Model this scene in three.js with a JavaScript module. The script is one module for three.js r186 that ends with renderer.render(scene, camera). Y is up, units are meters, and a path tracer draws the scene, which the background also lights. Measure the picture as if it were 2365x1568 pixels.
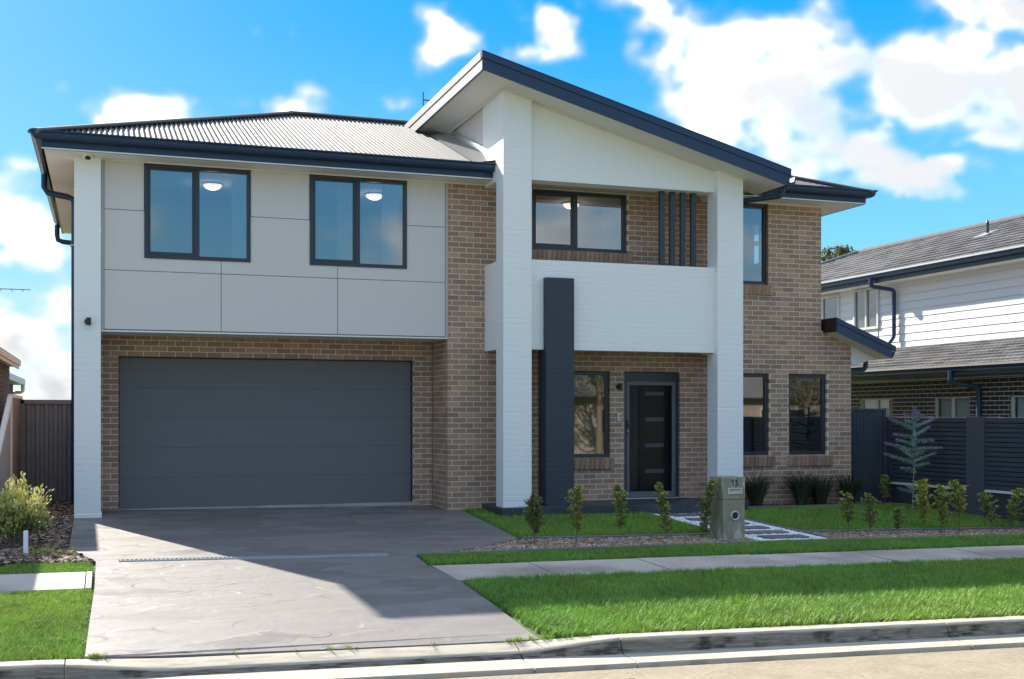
import * as THREE from 'three';
import { mergeGeometries } from 'three/addons/utils/BufferGeometryUtils.js';
import { RoundedBoxGeometry } from 'three/addons/geometries/RoundedBoxGeometry.js';

// ------------------------------------------------------------------ camera, sky, sun, exposure
const W = 2364, H = 1568, FPX = 2711, TH = 19.1 * Math.PI / 180, HORIZON = 960, CX = 1182;
const scene = new THREE.Scene();
const renderer = new THREE.WebGLRenderer();
renderer.toneMapping = THREE.LinearToneMapping;
renderer.toneMappingExposure = 3.2;
renderer.shadowMap.enabled = true;
renderer.shadowMap.type = THREE.PCFSoftShadowMap;
const camera = new THREE.PerspectiveCamera(2 * Math.atan(H / 2 / FPX) * 180 / Math.PI, W / H, 0.1, 1200);
const CAM = new THREE.Vector3(0, 1.465, 19.1);
camera.position.copy(CAM);
camera.rotation.set(0, -TH, 0);
camera.setViewOffset(W, H, 0, -(HORIZON - H / 2), W, H);           // rising front: verticals stay vertical

const SUN = new THREE.Vector3(-0.566, 1, -1.366).normalize();
const sun = new THREE.DirectionalLight(new THREE.Color().setRGB(1.0, 0.93, 0.82), 4.1);
sun.position.copy(SUN).multiplyScalar(60);
sun.castShadow = true; sun.shadow.radius = 1.2; sun.shadow.mapSize.set(4096, 4096);
Object.assign(sun.shadow.camera, { left: -30, right: 30, top: 30, bottom: -30, near: 1, far: 140 });
scene.add(sun, sun.target);

// ------------------------------------------------------------------ random numbers and noise
function rng(seed) { let a = seed >>> 0; return () => { a = (a + 0x6D2B79F5) | 0; let t = Math.imul(a ^ (a >>> 15), 1 | a); t = (t + Math.imul(t ^ (t >>> 7), 61 | t)) ^ t; return ((t ^ (t >>> 14)) >>> 0) / 4294967296; }; }
const R = rng(4711);
const rr = (a, b, r = R) => a + (b - a) * r();
const PERM = new Uint8Array(512); { const r = rng(99), p = [...Array(256).keys()]; for (let i = 255; i > 0; i--) { const j = Math.floor(r() * (i + 1)); [p[i], p[j]] = [p[j], p[i]]; } for (let i = 0; i < 512; i++) PERM[i] = p[i & 255]; }
const VAL = new Float32Array(256); { const r = rng(7); for (let i = 0; i < 256; i++) VAL[i] = r(); }
function noise3(x, y, z) {
  const X = Math.floor(x), Y = Math.floor(y), Z = Math.floor(z); let u = x - X, v = y - Y, w = z - Z;
  u = u * u * (3 - 2 * u); v = v * v * (3 - 2 * v); w = w * w * (3 - 2 * w);
  const h = (i, j, k) => VAL[PERM[PERM[PERM[(X + i) & 255] + ((Y + j) & 255)] + ((Z + k) & 255)]];
  const a = h(0, 0, 0) + u * (h(1, 0, 0) - h(0, 0, 0)), b = h(0, 1, 0) + u * (h(1, 1, 0) - h(0, 1, 0));
  const c = h(0, 0, 1) + u * (h(1, 0, 1) - h(0, 0, 1)), d = h(0, 1, 1) + u * (h(1, 1, 1) - h(0, 1, 1));
  const e = a + v * (b - a), f = c + v * (d - c); return e + w * (f - e);
}
function fbm(x, y, z, o) { let s = 0, a = 0.5, t = 0; for (let i = 0; i < o; i++) { s += a * noise3(x, y, z); t += a; a *= 0.5; x = x * 2.03 + 11.3; y = y * 2.03 + 3.7; z = z * 2.03 + 5.1; } return s / t; }
const sstep = (a, b, x) => { const t = Math.min(1, Math.max(0, (x - a) / (b - a))); return t * t * (3 - 2 * t); };
const mix = (a, b, t) => a + (b - a) * t;

// ------------------------------------------------------------------ the sky: blue air and drifting cumulus
function makeSky() {
  const w = 2048, h = 1024, data = new Float32Array(w * h * 4), E = renderer.toneMappingExposure;
  // cumulus seen in the photograph: centre and radius (picture units), thickness
  const blobs = [
    [1760, 130, 260, 150, 1.1], [1640, 200, 150, 120, 1.0], [1850, 70, 190, 80, 0.85], [1720, 260, 160, 110, 0.9], [1560, 20, 110, 45, 0.5], [2180, 190, 180, 110, 0.95], [2150, 270, 110, 60, 0.7], [2330, 210, 110, 90, 0.9], [1950, 220, 170, 90, 0.42], [2290, 40, 140, 60, 0.5],
    [1015, 95, 75, 62, 0.95], [985, 130, 45, 40, 0.5], [410, 245, 175, 44, 1.0], [340, 235, 75, 36, 0.8], [500, 250, 75, 34, 0.8], [965, 250, 70, 42, 0.75], [700, 265, 60, 20, 0.4],
    [60, 480, 190, 110, 1.2], [120, 430, 120, 60, 0.9], [60, 740, 240, 130, 0.55], [90, 870, 300, 60, 0.6],
    [1290, 80, 45, 45, 0.32], [1260, 130, 80, 28, 0.34], [1880, 380, 60, 35, 0.6], [2020, 385, 70, 38, 0.62], [1790, 320, 150, 55, 0.4], [2340, 345, 90, 24, 0.3], [2120, 440, 120, 22, 0.22], [195, 190, 26, 16, 0.3],
  ];
  const D = new Float32Array(w * h), N = new Float32Array(w * h);
  for (let j = 0; j < h; j++) for (let i = 0; i < w; i++) {          // pass 1: how thick the cloud is
    const az = ((i + 0.5) / w - 0.5) * 2 * Math.PI, el = ((j + 0.5) / h - 0.5) * Math.PI, ce = Math.cos(el), x = Math.cos(az) * ce, z = Math.sin(az) * ce, y = Math.sin(el);
    if (el < -0.04) continue;
    const fw = x * Math.sin(TH) - z * Math.cos(TH), rt = x * Math.cos(TH) + z * Math.sin(TH);
    const wx = fbm(x * 5, y * 5, z * 5, 3) - 0.5, wy = fbm(x * 5 + 9, y * 5, z * 5 + 4, 3) - 0.5, n = fbm(x * 9 + wx * 1.6, y * 15 + wy * 1.6, z * 9 + wx, 6), n4 = fbm(x * 34, y * 46, z * 34 + 6, 5) - 0.5;
    let dens = 0, inView = 0;
    if (fw > 0.35) {
      const px = CX + FPX * rt / fw, py = HORIZON - FPX * y / fw;
      inView = sstep(0.55, 0.85, fw) * (1 - sstep(-250, -700, py));
      const f1 = fbm(x * 19 + 3, y * 26, z * 19, 5) - 0.5, f2 = fbm(x * 19 + 40, y * 26 + 9, z * 19, 5) - 0.5, qx = px + wx * 170 + f1 * 230, qy = py + wy * 110 + f2 * 160;
      let m = -1;
      for (const [bx, by, rx, ry, st] of blobs) { const q = ((qx - bx) / (rx * 1.14)) ** 2 + ((qy - by) / (ry * 1.14)) ** 2; if (q < 2.4) m = Math.max(m, st * (1 - q)); }
      dens = sstep(-0.25, 1.25, m * 0.95 + (n - 0.5) * 2.1 + n4 * 2.6) ** 1.7;
    }
    const field = fbm(x * 2.2 + wx * 0.7, y * 4.5 + wy, z * 2.2 + 8, 3), other = sstep(-0.08, 0.34, field - 0.46 + (n - 0.5) * 0.9 + n4 * 0.25);
    D[j * w + i] = mix(other, dens, inView); N[j * w + i] = n + n4 * 0.8;
  }
  const sAz = (Math.atan2(SUN.z, SUN.x) / (2 * Math.PI) + 0.5) * w, sEl = (Math.asin(SUN.y) / Math.PI + 0.5) * h;
  for (let j = 0; j < h; j++) for (let i = 0; i < w; i++) {          // pass 2: air and sunlit cloud
    const az = ((i + 0.5) / w - 0.5) * 2 * Math.PI, el = ((j + 0.5) / h - 0.5) * Math.PI, ce = Math.cos(el), x = Math.cos(az) * ce, z = Math.sin(az) * ce, y = Math.sin(el);
    let r, g, b;
    if (el < -0.03) { r = 0.16; g = 0.15; b = 0.13; } else {
      const e = Math.max(0, el) * 180 / Math.PI, t1 = sstep(0, 9, e), t2 = sstep(5, 21, e), t3 = sstep(20, 80, e);
      r = mix(mix(mix(0.62, 0.24, t1), 0.008, t2), 0.012, t3); g = mix(mix(mix(0.88, 0.70, t1), 0.40, t2), 0.28, t3); b = mix(mix(mix(1.05, 1.12, t1), 1.15, t2), 0.88, t3);
      const cs = Math.max(0, x * SUN.x + y * SUN.y + z * SUN.z), glow = 0.5 * Math.pow(cs, 14);
      r += glow; g += glow * 0.95; b += glow * 0.85;
      const dens = D[j * w + i], n = N[j * w + i];
      if (dens > 0.003) {
        let dx = sAz - i, dy = sEl - j; if (dx > w / 2) dx -= w; if (dx < -w / 2) dx += w; const l = Math.hypot(dx, dy) + 1e-6; dx /= l; dy /= l; let occ = 0;
        for (const k of [3, 7, 12, 19, 28]) { const ii = (Math.round(i + dx * k) + w) % w, jj = Math.min(h - 1, Math.max(0, Math.round(j + dy * k))); occ += D[jj * w + ii] / 5; }
        const shade = sstep(0.3, 1.15, occ * dens + (n - 0.5) * 1.6), lit = mix(0.92, mix(2.1, 0.70, shade) + 0.3 * cs, dens * dens), haze = 1 - 0.25 * (1 - sstep(0, 10, e));
        r = mix(r, lit * haze * mix(1.04, 0.92, shade), dens); g = mix(g, lit * haze * mix(1.02, 0.975, shade), dens); b = mix(b, lit * haze * mix(0.97, 1.06, shade), dens);
      }
    }
    const k = (j * w + i) * 4; data[k] = 1.14 * r / E; data[k + 1] = 1.1 * g / E; data[k + 2] = 1.04 * b / E; data[k + 3] = 1;
  }
  const t = new THREE.DataTexture(data, w, h, THREE.RGBAFormat, THREE.FloatType);
  t.mapping = THREE.EquirectangularReflectionMapping; t.magFilter = t.minFilter = THREE.LinearFilter; t.wrapS = THREE.RepeatWrapping; t.needsUpdate = true;
  return t;
}
const skyTexture = makeSky();
scene.background = skyTexture; scene.environment = skyTexture;

// ------------------------------------------------------------------ naming, tagging, small geometry helpers
const taken = new Map();
function numbered(name) { const n = taken.get(name) ?? 0; taken.set(name, n + 1); return n ? name + '_' + String(n).padStart(3, '0') : name; }
function thing(name, label, category, group, pos = [0, 0, 0], turn = 0) { const o = new THREE.Group(); o.name = numbered(name); o.position.set(...pos); o.rotation.y = turn; o.userData = { label, category }; if (group) o.userData.group = group; scene.add(o); return o; }
function solo(name, geo, material, label, category, group) { const o = new THREE.Mesh(geo, material); o.name = numbered(name); o.userData = { label, category }; if (group) o.userData.group = group; scene.add(o); return o; }
function part(parent, name, geo, material, label) { const g = Array.isArray(geo) ? merge(geo) : geo; const o = new THREE.Mesh(g, material); o.name = name; if (label) o.userData.label = label; parent.add(o); return o; }
function structure(name, geo, material) { const o = new THREE.Mesh(Array.isArray(geo) ? merge(geo) : geo, material); o.name = numbered(name); o.userData.kind = 'structure'; scene.add(o); return o; }
function stuff(name, o, label, category, parent = scene) { o.name = parent === scene ? numbered(name) : name; o.userData.kind = 'stuff'; if (label) o.userData.label = label; if (category) o.userData.category = category; parent.add(o); return o; }
// uv in metres from the dominant axis of the face
function uvm(g) {
  if (g.index) g = g.toNonIndexed();
  for (const k of Object.keys(g.attributes)) if (!['position', 'normal', 'uv', 'color'].includes(k)) g.deleteAttribute(k);
  if (!g.attributes.normal) g.computeVertexNormals();
  const p = g.attributes.position, uv = new Float32Array(p.count * 2), a = new THREE.Vector3(), b = new THREE.Vector3(), c = new THREE.Vector3();
  for (let i = 0; i < p.count; i += 3) {
    a.fromBufferAttribute(p, i); b.fromBufferAttribute(p, i + 1).sub(a); c.fromBufferAttribute(p, i + 2).sub(a); b.cross(c);
    const x = Math.abs(b.x), y = Math.abs(b.y), z = Math.abs(b.z);
    for (let k = 0; k < 3; k++) { const px = p.getX(i + k), py = p.getY(i + k), pz = p.getZ(i + k); let u, v; if (y >= x && y >= z) { u = px; v = pz; } else if (x >= z) { u = pz; v = py; } else { u = px; v = py; } uv[(i + k) * 2] = u; uv[(i + k) * 2 + 1] = v; }
  }
  g.setAttribute('uv', new THREE.BufferAttribute(uv, 2)); return g;
}
function merge(list) { return mergeGeometries(list.map(uvm), false); }
const bx = (x0, x1, y0, y1, z0, z1) => uvm(new THREE.BoxGeometry(x1 - x0, y1 - y0, z1 - z0).translate((x0 + x1) / 2, (y0 + y1) / 2, (z0 + z1) / 2));
const rbx = (x0, x1, y0, y1, z0, z1, r = 0.006, s = 2) => uvm(new RoundedBoxGeometry(x1 - x0, y1 - y0, z1 - z0, s, r).translate((x0 + x1) / 2, (y0 + y1) / 2, (z0 + z1) / 2));
// polygon [[x,y]..] extruded from z0 to z1
function prism(pts, z0, z1) { const s = new THREE.Shape(pts.map(p => new THREE.Vector2(p[0], p[1]))); return uvm(new THREE.ExtrudeGeometry(s, { depth: z1 - z0, bevelEnabled: false }).translate(0, 0, z0)); }
// polygon [[z,y]..] extruded along x
function prismX(pts, x0, x1) { const s = new THREE.Shape(pts.map(p => new THREE.Vector2(-p[0], p[1]))); return uvm(new THREE.ExtrudeGeometry(s, { depth: x1 - x0, bevelEnabled: false }).rotateY(Math.PI / 2).translate(x0, 0, 0)); }
function tube(pts, r, seg = 8, smooth = false) {
  const v = pts.map(p => new THREE.Vector3(...p)); let c;
  if (smooth) c = new THREE.CatmullRomCurve3(v); else {
    c = new THREE.CurvePath(); let prev = v[0];
    for (let i = 1; i < v.length; i++) {
      if (i === v.length - 1) { c.add(new THREE.LineCurve3(prev, v[i])); break; }
      const d1 = v[i].clone().sub(v[i - 1]), d2 = v[i + 1].clone().sub(v[i]), k = Math.min(1.6 * r, d1.length() * 0.45, d2.length() * 0.45);
      const a = v[i].clone().addScaledVector(d1.normalize(), -k), b = v[i].clone().addScaledVector(d2.normalize(), k);
      c.add(new THREE.LineCurve3(prev, a)); c.add(new THREE.QuadraticBezierCurve3(a, v[i], b)); prev = b;
    }
  }
  return uvm(new THREE.TubeGeometry(c, smooth ? pts.length * 5 : pts.length * 14, r, seg));
}
function cyl(x, y0, y1, z, r0, r1 = r0, seg = 12) { return uvm(new THREE.CylinderGeometry(r1, r0, y1 - y0, seg).translate(x, (y0 + y1) / 2, z)); }
function geoFrom(pos, idx, col) { const g = new THREE.BufferGeometry(); g.setAttribute('position', new THREE.Float32BufferAttribute(pos, 3)); if (col) g.setAttribute('color', new THREE.Float32BufferAttribute(col, 3)); g.setIndex(idx); g.computeVertexNormals(); return g; }
// profile [[out,up]..] (closed) swept along a level path [[x,z]..]; "out" is (dz, -dx) of the walking direction
function sweep(path, y, prof) {
  const n = path.length, m = prof.length, pos = [], idx = [];
  const dir = i => { const a = path[i], b = path[i + 1], l = Math.hypot(b[0] - a[0], b[1] - a[1]); return [(b[0] - a[0]) / l, (b[1] - a[1]) / l]; };
  for (let i = 0; i < n; i++) {
    const d1 = dir(Math.max(0, i - 1)), d2 = dir(Math.min(n - 2, i)), n1 = [d1[1], -d1[0]], n2 = [d2[1], -d2[0]];
    let ox = n1[0] + n2[0], oz = n1[1] + n2[1]; const k = 2 / (ox * ox + oz * oz); ox *= k; oz *= k;
    for (const [o, u] of prof) pos.push(path[i][0] + ox * o, y + u, path[i][1] + oz * o);
  }
  for (let i = 0; i < n - 1; i++) for (let j = 0; j < m; j++) { const a = i * m + j, b = i * m + (j + 1) % m; idx.push(a, b, a + m, b, b + m, a + m); }
  const tri = THREE.ShapeUtils.triangulateShape(prof.map(p => new THREE.Vector2(p[0], p[1])), []);
  for (const t of tri) { idx.push(t[0], t[2], t[1]); const o = (n - 1) * m; idx.push(o + t[0], o + t[1], o + t[2]); }
  const g = new THREE.BufferGeometry(); g.setAttribute('position', new THREE.Float32BufferAttribute(pos, 3)); g.setIndex(idx);
  return uvm(flat(g));
}
function flat(g) { const q = g.toNonIndexed(); q.deleteAttribute('normal'); q.computeVertexNormals(); return q; }

// ------------------------------------------------------------------ textures and materials
function tex(w, h, size, fn, srgb) {
  const d = new Uint8Array(w * h * 4);
  for (let j = 0; j < h; j++) for (let i = 0; i < w; i++) { const v = fn(i / w, j / h, i, j); const k = (j * w + i) * 4; if (typeof v === 'number') d[k] = d[k + 1] = d[k + 2] = Math.max(0, Math.min(255, v * 255)); else for (let c = 0; c < 3; c++) d[k + c] = Math.max(0, Math.min(255, v[c] * 255)); d[k + 3] = 255; }
  const t = new THREE.DataTexture(d, w, h); t.wrapS = t.wrapT = THREE.RepeatWrapping; t.magFilter = THREE.LinearFilter; t.minFilter = THREE.LinearMipmapLinearFilter; t.generateMipmaps = true; if (srgb) t.colorSpace = THREE.SRGBColorSpace; t.repeat.set(1 / size[0], 1 / size[1]); t.needsUpdate = true; return t;
}
// seamless noise on a tile: blend of shifted copies
function pn(x, y, per, s) { const X = Math.floor(x), Y = Math.floor(y); let u = x - X, v = y - Y; u = u * u * (3 - 2 * u); v = v * v * (3 - 2 * v); const h = (i, j) => VAL[PERM[PERM[PERM[(((X + i) % per) + per) % per & 255] + ((((Y + j) % per) + per) % per & 255)] + (s & 255)]]; const a = mix(h(0, 0), h(1, 0), u), b = mix(h(0, 1), h(1, 1), u); return mix(a, b, v); }
function tileN(u, v, f, o, s = 0) { let t = 0, a = 0.5, w = 0, p = Math.max(2, Math.round(f)); for (let i = 0; i < o; i++) { t += a * pn(u * p, v * p, p, s * 7 + i * 13); w += a; a *= 0.5; p *= 2; } return t / w; }
const again = (t, sx, sy) => { const c = t.clone(); c.repeat.set(1 / sx, 1 / sy); c.needsUpdate = true; return c; };
const rGrain = rng(5);
const T = {};
T.grain = tex(512, 512, [0.7, 0.7], (u, v) => 0.62 + 0.25 * (tileN(u, v, 40, 3) - 0.5) + 0.5 * (rGrain() - 0.5) * 0.5);
T.patch = tex(512, 512, [3.1, 3.1], (u, v) => 0.93 + 0.32 * (tileN(u, v, 7, 5, 3) - 0.5) + 0.05 * (rGrain() - 0.5), true);
T.patchBig = tex(512, 512, [6.3, 6.3], (u, v) => 0.9 + 0.5 * (tileN(u, v, 9, 6, 1) - 0.5) + 0.06 * (rGrain() - 0.5), true);
// bagged, painted brickwork: faint level streaks where the courses show through
const rowAmp = []; { const r = rng(31); for (let i = 0; i < 16; i++) rowAmp.push(0.25 + 0.75 * r()); }
T.bagged = tex(1024, 512, [2.2, 16 * 0.086], (u, v) => { const row = v * 16, f = row - Math.floor(row), a = rowAmp[Math.floor(row)]; const line = Math.exp(-(((f - 0.5) / 0.11) ** 2)) * a * sstep(0.38, 0.62, tileN(u, v, 14, 3, row | 0)); return 0.75 - 0.5 * line + 0.3 * (tileN(u, v, 30, 3) - 0.5) + 0.08 * (rGrain() - 0.5); });
// trowelled, sealed driveway concrete: overlapping shell-shaped strokes
const swirl = (() => {
  const n = 1024, f = new Float32Array(n * n).fill(0.5), r = rng(17);
  for (let k = 0; k < 620; k++) {
    const cx = r() * n, cy = r() * n, a = (r() - 0.5) * 0.9, rx = mix(45, 150, r()), ry = rx * mix(0.32, 0.62, r()), val = r(), ca = Math.cos(a), sa = Math.sin(a), side = r() < 0.5 ? 1 : -1, m = Math.ceil(rx * 1.1);
    for (let j = -m; j <= m; j++) for (let i = -m; i <= m; i++) {
      const x = (i * ca + j * sa) / rx, y = (-i * sa + j * ca) / ry, wob = (noise3((cx + i) * 0.02, (cy + j) * 0.02, k) - 0.5) * 0.5, q = x * x + y * y + wob; if (q > 1) continue;
      const t = sstep(1, 0.8, q) * sstep(-1.0, 0.8, y * side) * 0.85, p = (((cy + j) | 0) + n) % n * n + (((cx + i) | 0) + n) % n; f[p] = mix(f[p], val, t);
    }
  }
  return (u, v) => f[((v * n) | 0) * n + ((u * n) | 0)];
})();
const SW = [5.2, 5.2];
T.swirlR = tex(1024, 1024, SW, (u, v) => 0.34 + 0.46 * swirl(u, v) + 0.10 * (tileN(u, v, 24, 4, 2) - 0.5) + 0.06 * (rGrain() - 0.5));
T.swirlC = tex(1024, 1024, SW, (u, v) => 0.97 - 0.15 * sstep(0.22, 0.78, swirl(u, v)) + 0.06 * (tileN(u, v, 8, 5, 5) - 0.5) + 0.06 * (rGrain() - 0.5), true);
T.swirlB = tex(1024, 1024, SW, (u, v) => 0.5 + 0.5 * (swirl(u, v) - 0.5) + 0.08 * (tileN(u, v, 60, 3, 2) - 0.5) + 0.02 * (rGrain() - 0.5));
T.kerb = tex(1024, 256, [5.5, 0.6], (u, v) => { const s = sstep(0.5, 0.72, 0.6 * tileN((u * 7) % 1, v, 7, 5, 4) + 0.4 * tileN(u, 0.3, 30, 4, 8)) * 0.3 * sstep(0.2, 0.26, v) * sstep(0.62, 0.5, v) + 0.1 * sstep(0.5, 0.7, tileN(u, v, 30, 4, 9)), face = sstep(0.2, 0.24, v) * sstep(0.6, 0.5, v), g = 0.95 - s - face * (0.16 + 0.25 * tileN(u, v, 60, 3, 2)); return [g, g * 0.985, g * 0.96].map(x => x + 0.05 * (rGrain() - 0.5)); }, true);
T.road = tex(512, 512, [1.3, 1.3], (u, v) => { const g = 0.86 + 0.18 * (tileN(u, v, 50, 3, 6) - 0.5) + 0.22 * (rGrain() - 0.5) + 0.12 * (tileN(u, v, 6, 4, 2) - 0.5); return [g, g * 0.985, g * 0.96]; }, true);
T.stain = tex(512, 1024, [0.8, 1.6], (u, v) => { const s = sstep(0.46, 0.62, tileN(u, v, 6, 5, 12)), d = sstep(0.55, 0.7, tileN(u, v, 9, 4, 15)); const g = 0.94 - 0.2 * s + 0.06 * d + 0.04 * (rGrain() - 0.5); return [g, g * (1 - 0.02 * s), g * (1 - 0.1 * s)]; }, true);
for (const t of [T.swirlR, T.swirlC, T.swirlB]) t.offset.set(0.13, 0.07);
const lin = (r, g, b) => new THREE.Color().setRGB(r, g, b);
const M = (color, roughness = 0.8, extra = {}) => new THREE.MeshPhysicalMaterial({ color: lin(...color), roughness, side: THREE.DoubleSide, ...extra });
const mat = {
  white: M([0.86, 0.84, 0.80], 0.65, { bumpMap: T.bagged, bumpScale: 0.006, }),
  soffit: M([0.78, 0.75, 0.69], 0.6), trim: M([0.76, 0.73, 0.68], 0.5),
  panel: M([0.67, 0.60, 0.56], 0.55, { bumpMap: T.grain, bumpScale: 0.0006 }), panelTrim: M([0.46, 0.44, 0.425], 0.5),
  navy: M([0.010, 0.032, 0.075], 0.42), frame: M([0.028, 0.034, 0.045], 0.38),
  charcoal: M([0.035, 0.042, 0.058], 0.6, { bumpMap: T.bagged, bumpScale: 0.004 }),
  garage: M([0.132, 0.127, 0.128], 0.5, { bumpMap: again(T.grain, 1.6, 0.12), bumpScale: 0.0006 }),
  flash: M([0.38, 0.365, 0.345], 0.5), zinc: M([0.62, 0.62, 0.60], 0.3, { metalness: 0.7 }),
  roof: M([0.14, 0.136, 0.132], 0.7, { specularIntensity: 0.3 }),
  mortar: M([0.74, 0.67, 0.55], 0.95, { bumpMap: T.grain, bumpScale: 0.002 }),
  tile: M([0.045, 0.052, 0.065], 0.4, { map: again(T.patch, 1.7, 1.7) }), grout: M([0.33, 0.34, 0.35], 0.9),
  concrete: M([0.40, 0.385, 0.36], 0.85, { map: T.patch, bumpMap: T.grain, bumpScale: 0.0015 }),
  footpath: M([0.54, 0.455, 0.38], 0.85, { map: T.patchBig, bumpMap: T.grain, bumpScale: 0.0015 }),
  edging: M([0.17, 0.175, 0.18], 0.85, { map: T.patch, bumpMap: T.grain, bumpScale: 0.002 }),
  drive: M([0.215, 0.197, 0.186], 1, { map: T.swirlC, roughnessMap: T.swirlR, bumpMap: T.swirlB, bumpScale: 0.03 }),
  kerb: M([0.52, 0.475, 0.395], 0.9, { map: T.kerb, bumpMap: T.grain, bumpScale: 0.002 }),
  road: M([0.335, 0.29, 0.21], 0.92, { map: T.road, bumpMap: T.grain, bumpScale: 0.004 }),
  soil: M([0.07, 0.11, 0.03], 1, { map: T.patchBig }), earth: M([0.07, 0.052, 0.038], 1, { map: T.patch }),
  glass: M([0.40, 0.44, 0.48], 0.02, { transmission: 1, thickness: 0, ior: 3.0 }),
  glassClear: M([0.26, 0.28, 0.29], 0.02, { transmission: 1, thickness: 0, ior: 2.8 }),
  inside: M([0.55, 0.54, 0.52], 0.9), floorBoards: M([0.30, 0.22, 0.15], 0.6),
  curtain: M([0.75, 0.77, 0.78], 0.9, { transmission: 0.35, thickness: 0 }),
  black: M([0.012, 0.013, 0.015], 0.45), silver: M([0.5, 0.51, 0.52], 0.35, { metalness: 0.6 }), plastic: M([0.8, 0.8, 0.8], 0.4),
  mailbox: M([0.52, 0.485, 0.40], 0.9, { map: T.stain, bumpMap: T.grain, bumpScale: 0.0015 }),
  leaf: M([1, 1, 1], 0.55, { vertexColors: true, transmission: 0.25, thickness: 0 }), leafThin: M([1, 1, 1], 0.6, { vertexColors: true, transmission: 0.45, thickness: 0 }), leafMatte: M([1, 1, 1], 0.8, { vertexColors: true }),
  bark: M([0.16, 0.125, 0.09], 0.95, { bumpMap: T.grain, bumpScale: 0.003 }), barkPale: M([0.27, 0.22, 0.19], 0.9),
};
const brickTones = [[0.412, 0.245, 0.16], [0.371, 0.219, 0.145], [0.446, 0.269, 0.177], [0.328, 0.2, 0.135], [0.387, 0.237, 0.158], [0.47, 0.287, 0.187], [0.354, 0.209, 0.134]];
const brickMats = brickTones.map(c => M(c, 0.88, { bumpMap: T.grain, bumpScale: 0.0025 }));
const brickStuff = M([1, 1, 1], 0.88, { bumpMap: T.grain, bumpScale: 0.0025 });

// ------------------------------------------------------------------ the lie of the land
const clampX = x => Math.max(-7, Math.min(22, x));
const fall = z => z < 0 ? 0 : z < 7 ? -0.0305 * z : z < 14 ? -0.2135 - 0.016 * (z - 7) : -0.3255;
const ground = (x, z) => fall(z) - 0.009 * clampX(x);
const kerbZ = x => 10.17 + 0.055 * clampX(x);                          // back of the kerb
const kerbTop = x => -0.268 - 0.0087 * clampX(x);
const layback = x => sstep(-0.5, 0.55, x) * (1 - sstep(2.95, 3.95, x));   // 1 where the kerb is dropped for the drive
const driveY = (x, z) => ground(x, z) + 0.012 - 0.034 * sstep(8.6, 10.3, z) * layback(x);
function clipPoly(poly, axis, k, keepAbove) {
  const out = []; for (let i = 0; i < poly.length; i++) { const a = poly[i], b = poly[(i + 1) % poly.length], fa = keepAbove ? a[axis] - k : k - a[axis], fb = keepAbove ? b[axis] - k : k - b[axis]; if (fa >= 0) out.push(a); if ((fa > 0 && fb < 0) || (fa < 0 && fb > 0)) { const t = fa / (fa - fb); out.push([mix(a[0], b[0], t), mix(a[1], b[1], t)]); } } return out;
}
// a sheet that follows the ground, with a skirt; poly [[x,z]..]
function sheet(poly, off, skirt = 0.1, yf = null, zcuts = [0, 7, 14], xcuts = [-7, 22]) {
  const y = yf ?? ((x, z) => ground(x, z) + off); let list = [poly];
  for (const [axis, cuts] of [[1, zcuts], [0, xcuts]]) for (const k of cuts) list = list.flatMap(p => [clipPoly(p, axis, k, false), clipPoly(p, axis, k, true)].filter(q => q.length > 2));
  const geos = [];
  for (const p of list) {
    const tri = THREE.ShapeUtils.triangulateShape(p.map(q => new THREE.Vector2(q[0], q[1])), []), pos = [], idx = [];
    for (const q of p) pos.push(q[0], y(q[0], q[1]), q[1]);
    const area = THREE.ShapeUtils.area(p.map(q => new THREE.Vector2(q[0], q[1])));
    for (const t of tri) area > 0 ? idx.push(t[0], t[2], t[1]) : idx.push(...t);
    const g = new THREE.BufferGeometry(); g.setAttribute('position', new THREE.Float32BufferAttribute(pos, 3)); g.setIndex(idx); geos.push(uvm(flat(g)));
  }
  if (skirt) { const pos = [], idx = [], n = poly.length; for (const q of poly) { const h = y(q[0], q[1]); pos.push(q[0], h, q[1], q[0], h - skirt, q[1]); } for (let i = 0; i < n; i++) { const a = 2 * i, b = 2 * ((i + 1) % n); idx.push(a, a + 1, b, b, a + 1, b + 1); } const g = new THREE.BufferGeometry(); g.setAttribute('position', new THREE.Float32BufferAttribute(pos, 3)); g.setIndex(idx); geos.push(uvm(flat(g))); }
  return mergeGeometries(geos, false);
}
const inside = (poly, x, z) => { let c = false; for (let i = 0, j = poly.length - 1; i < poly.length; j = i++) { const a = poly[i], b = poly[j]; if ((a[1] > z) !== (b[1] > z) && x < (b[0] - a[0]) * (z - a[1]) / (b[1] - a[1]) + a[0]) c = !c; } return c; };
const xs = (a, b, n) => [...Array(n + 1).keys()].map(i => mix(a, b, i / n));

structure('ground', sheet([[-300, -500], [300, -500], [300, kerbZ(22)], [22, kerbZ(22)], [-7, kerbZ(-7)], [-300, kerbZ(-7)]], -0.03, 0), mat.soil);
// road beyond the gutter, and the verge on the far side of the street
const roadY = x => kerbTop(x) - 0.17;
structure('road', sheet([[-200, kerbZ(-7) + 0.53], [-7, kerbZ(-7) + 0.53], [22, kerbZ(22) + 0.53], [200, kerbZ(22) + 0.53], [200, 21], [-200, 21]], 0, 0.1, (x, z) => roadY(x) + 0.015 * sstep(10.6, 15, z), [12, 14, 16]), mat.road);
structure('far_verge', sheet([[-200, 21.0], [200, 21.0], [200, 400], [-200, 400]], 0, 0.3, (x, z) => roadY(x) + 0.13, []), M([0.13, 0.19, 0.06], 1, { map: T.patchBig }));
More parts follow.
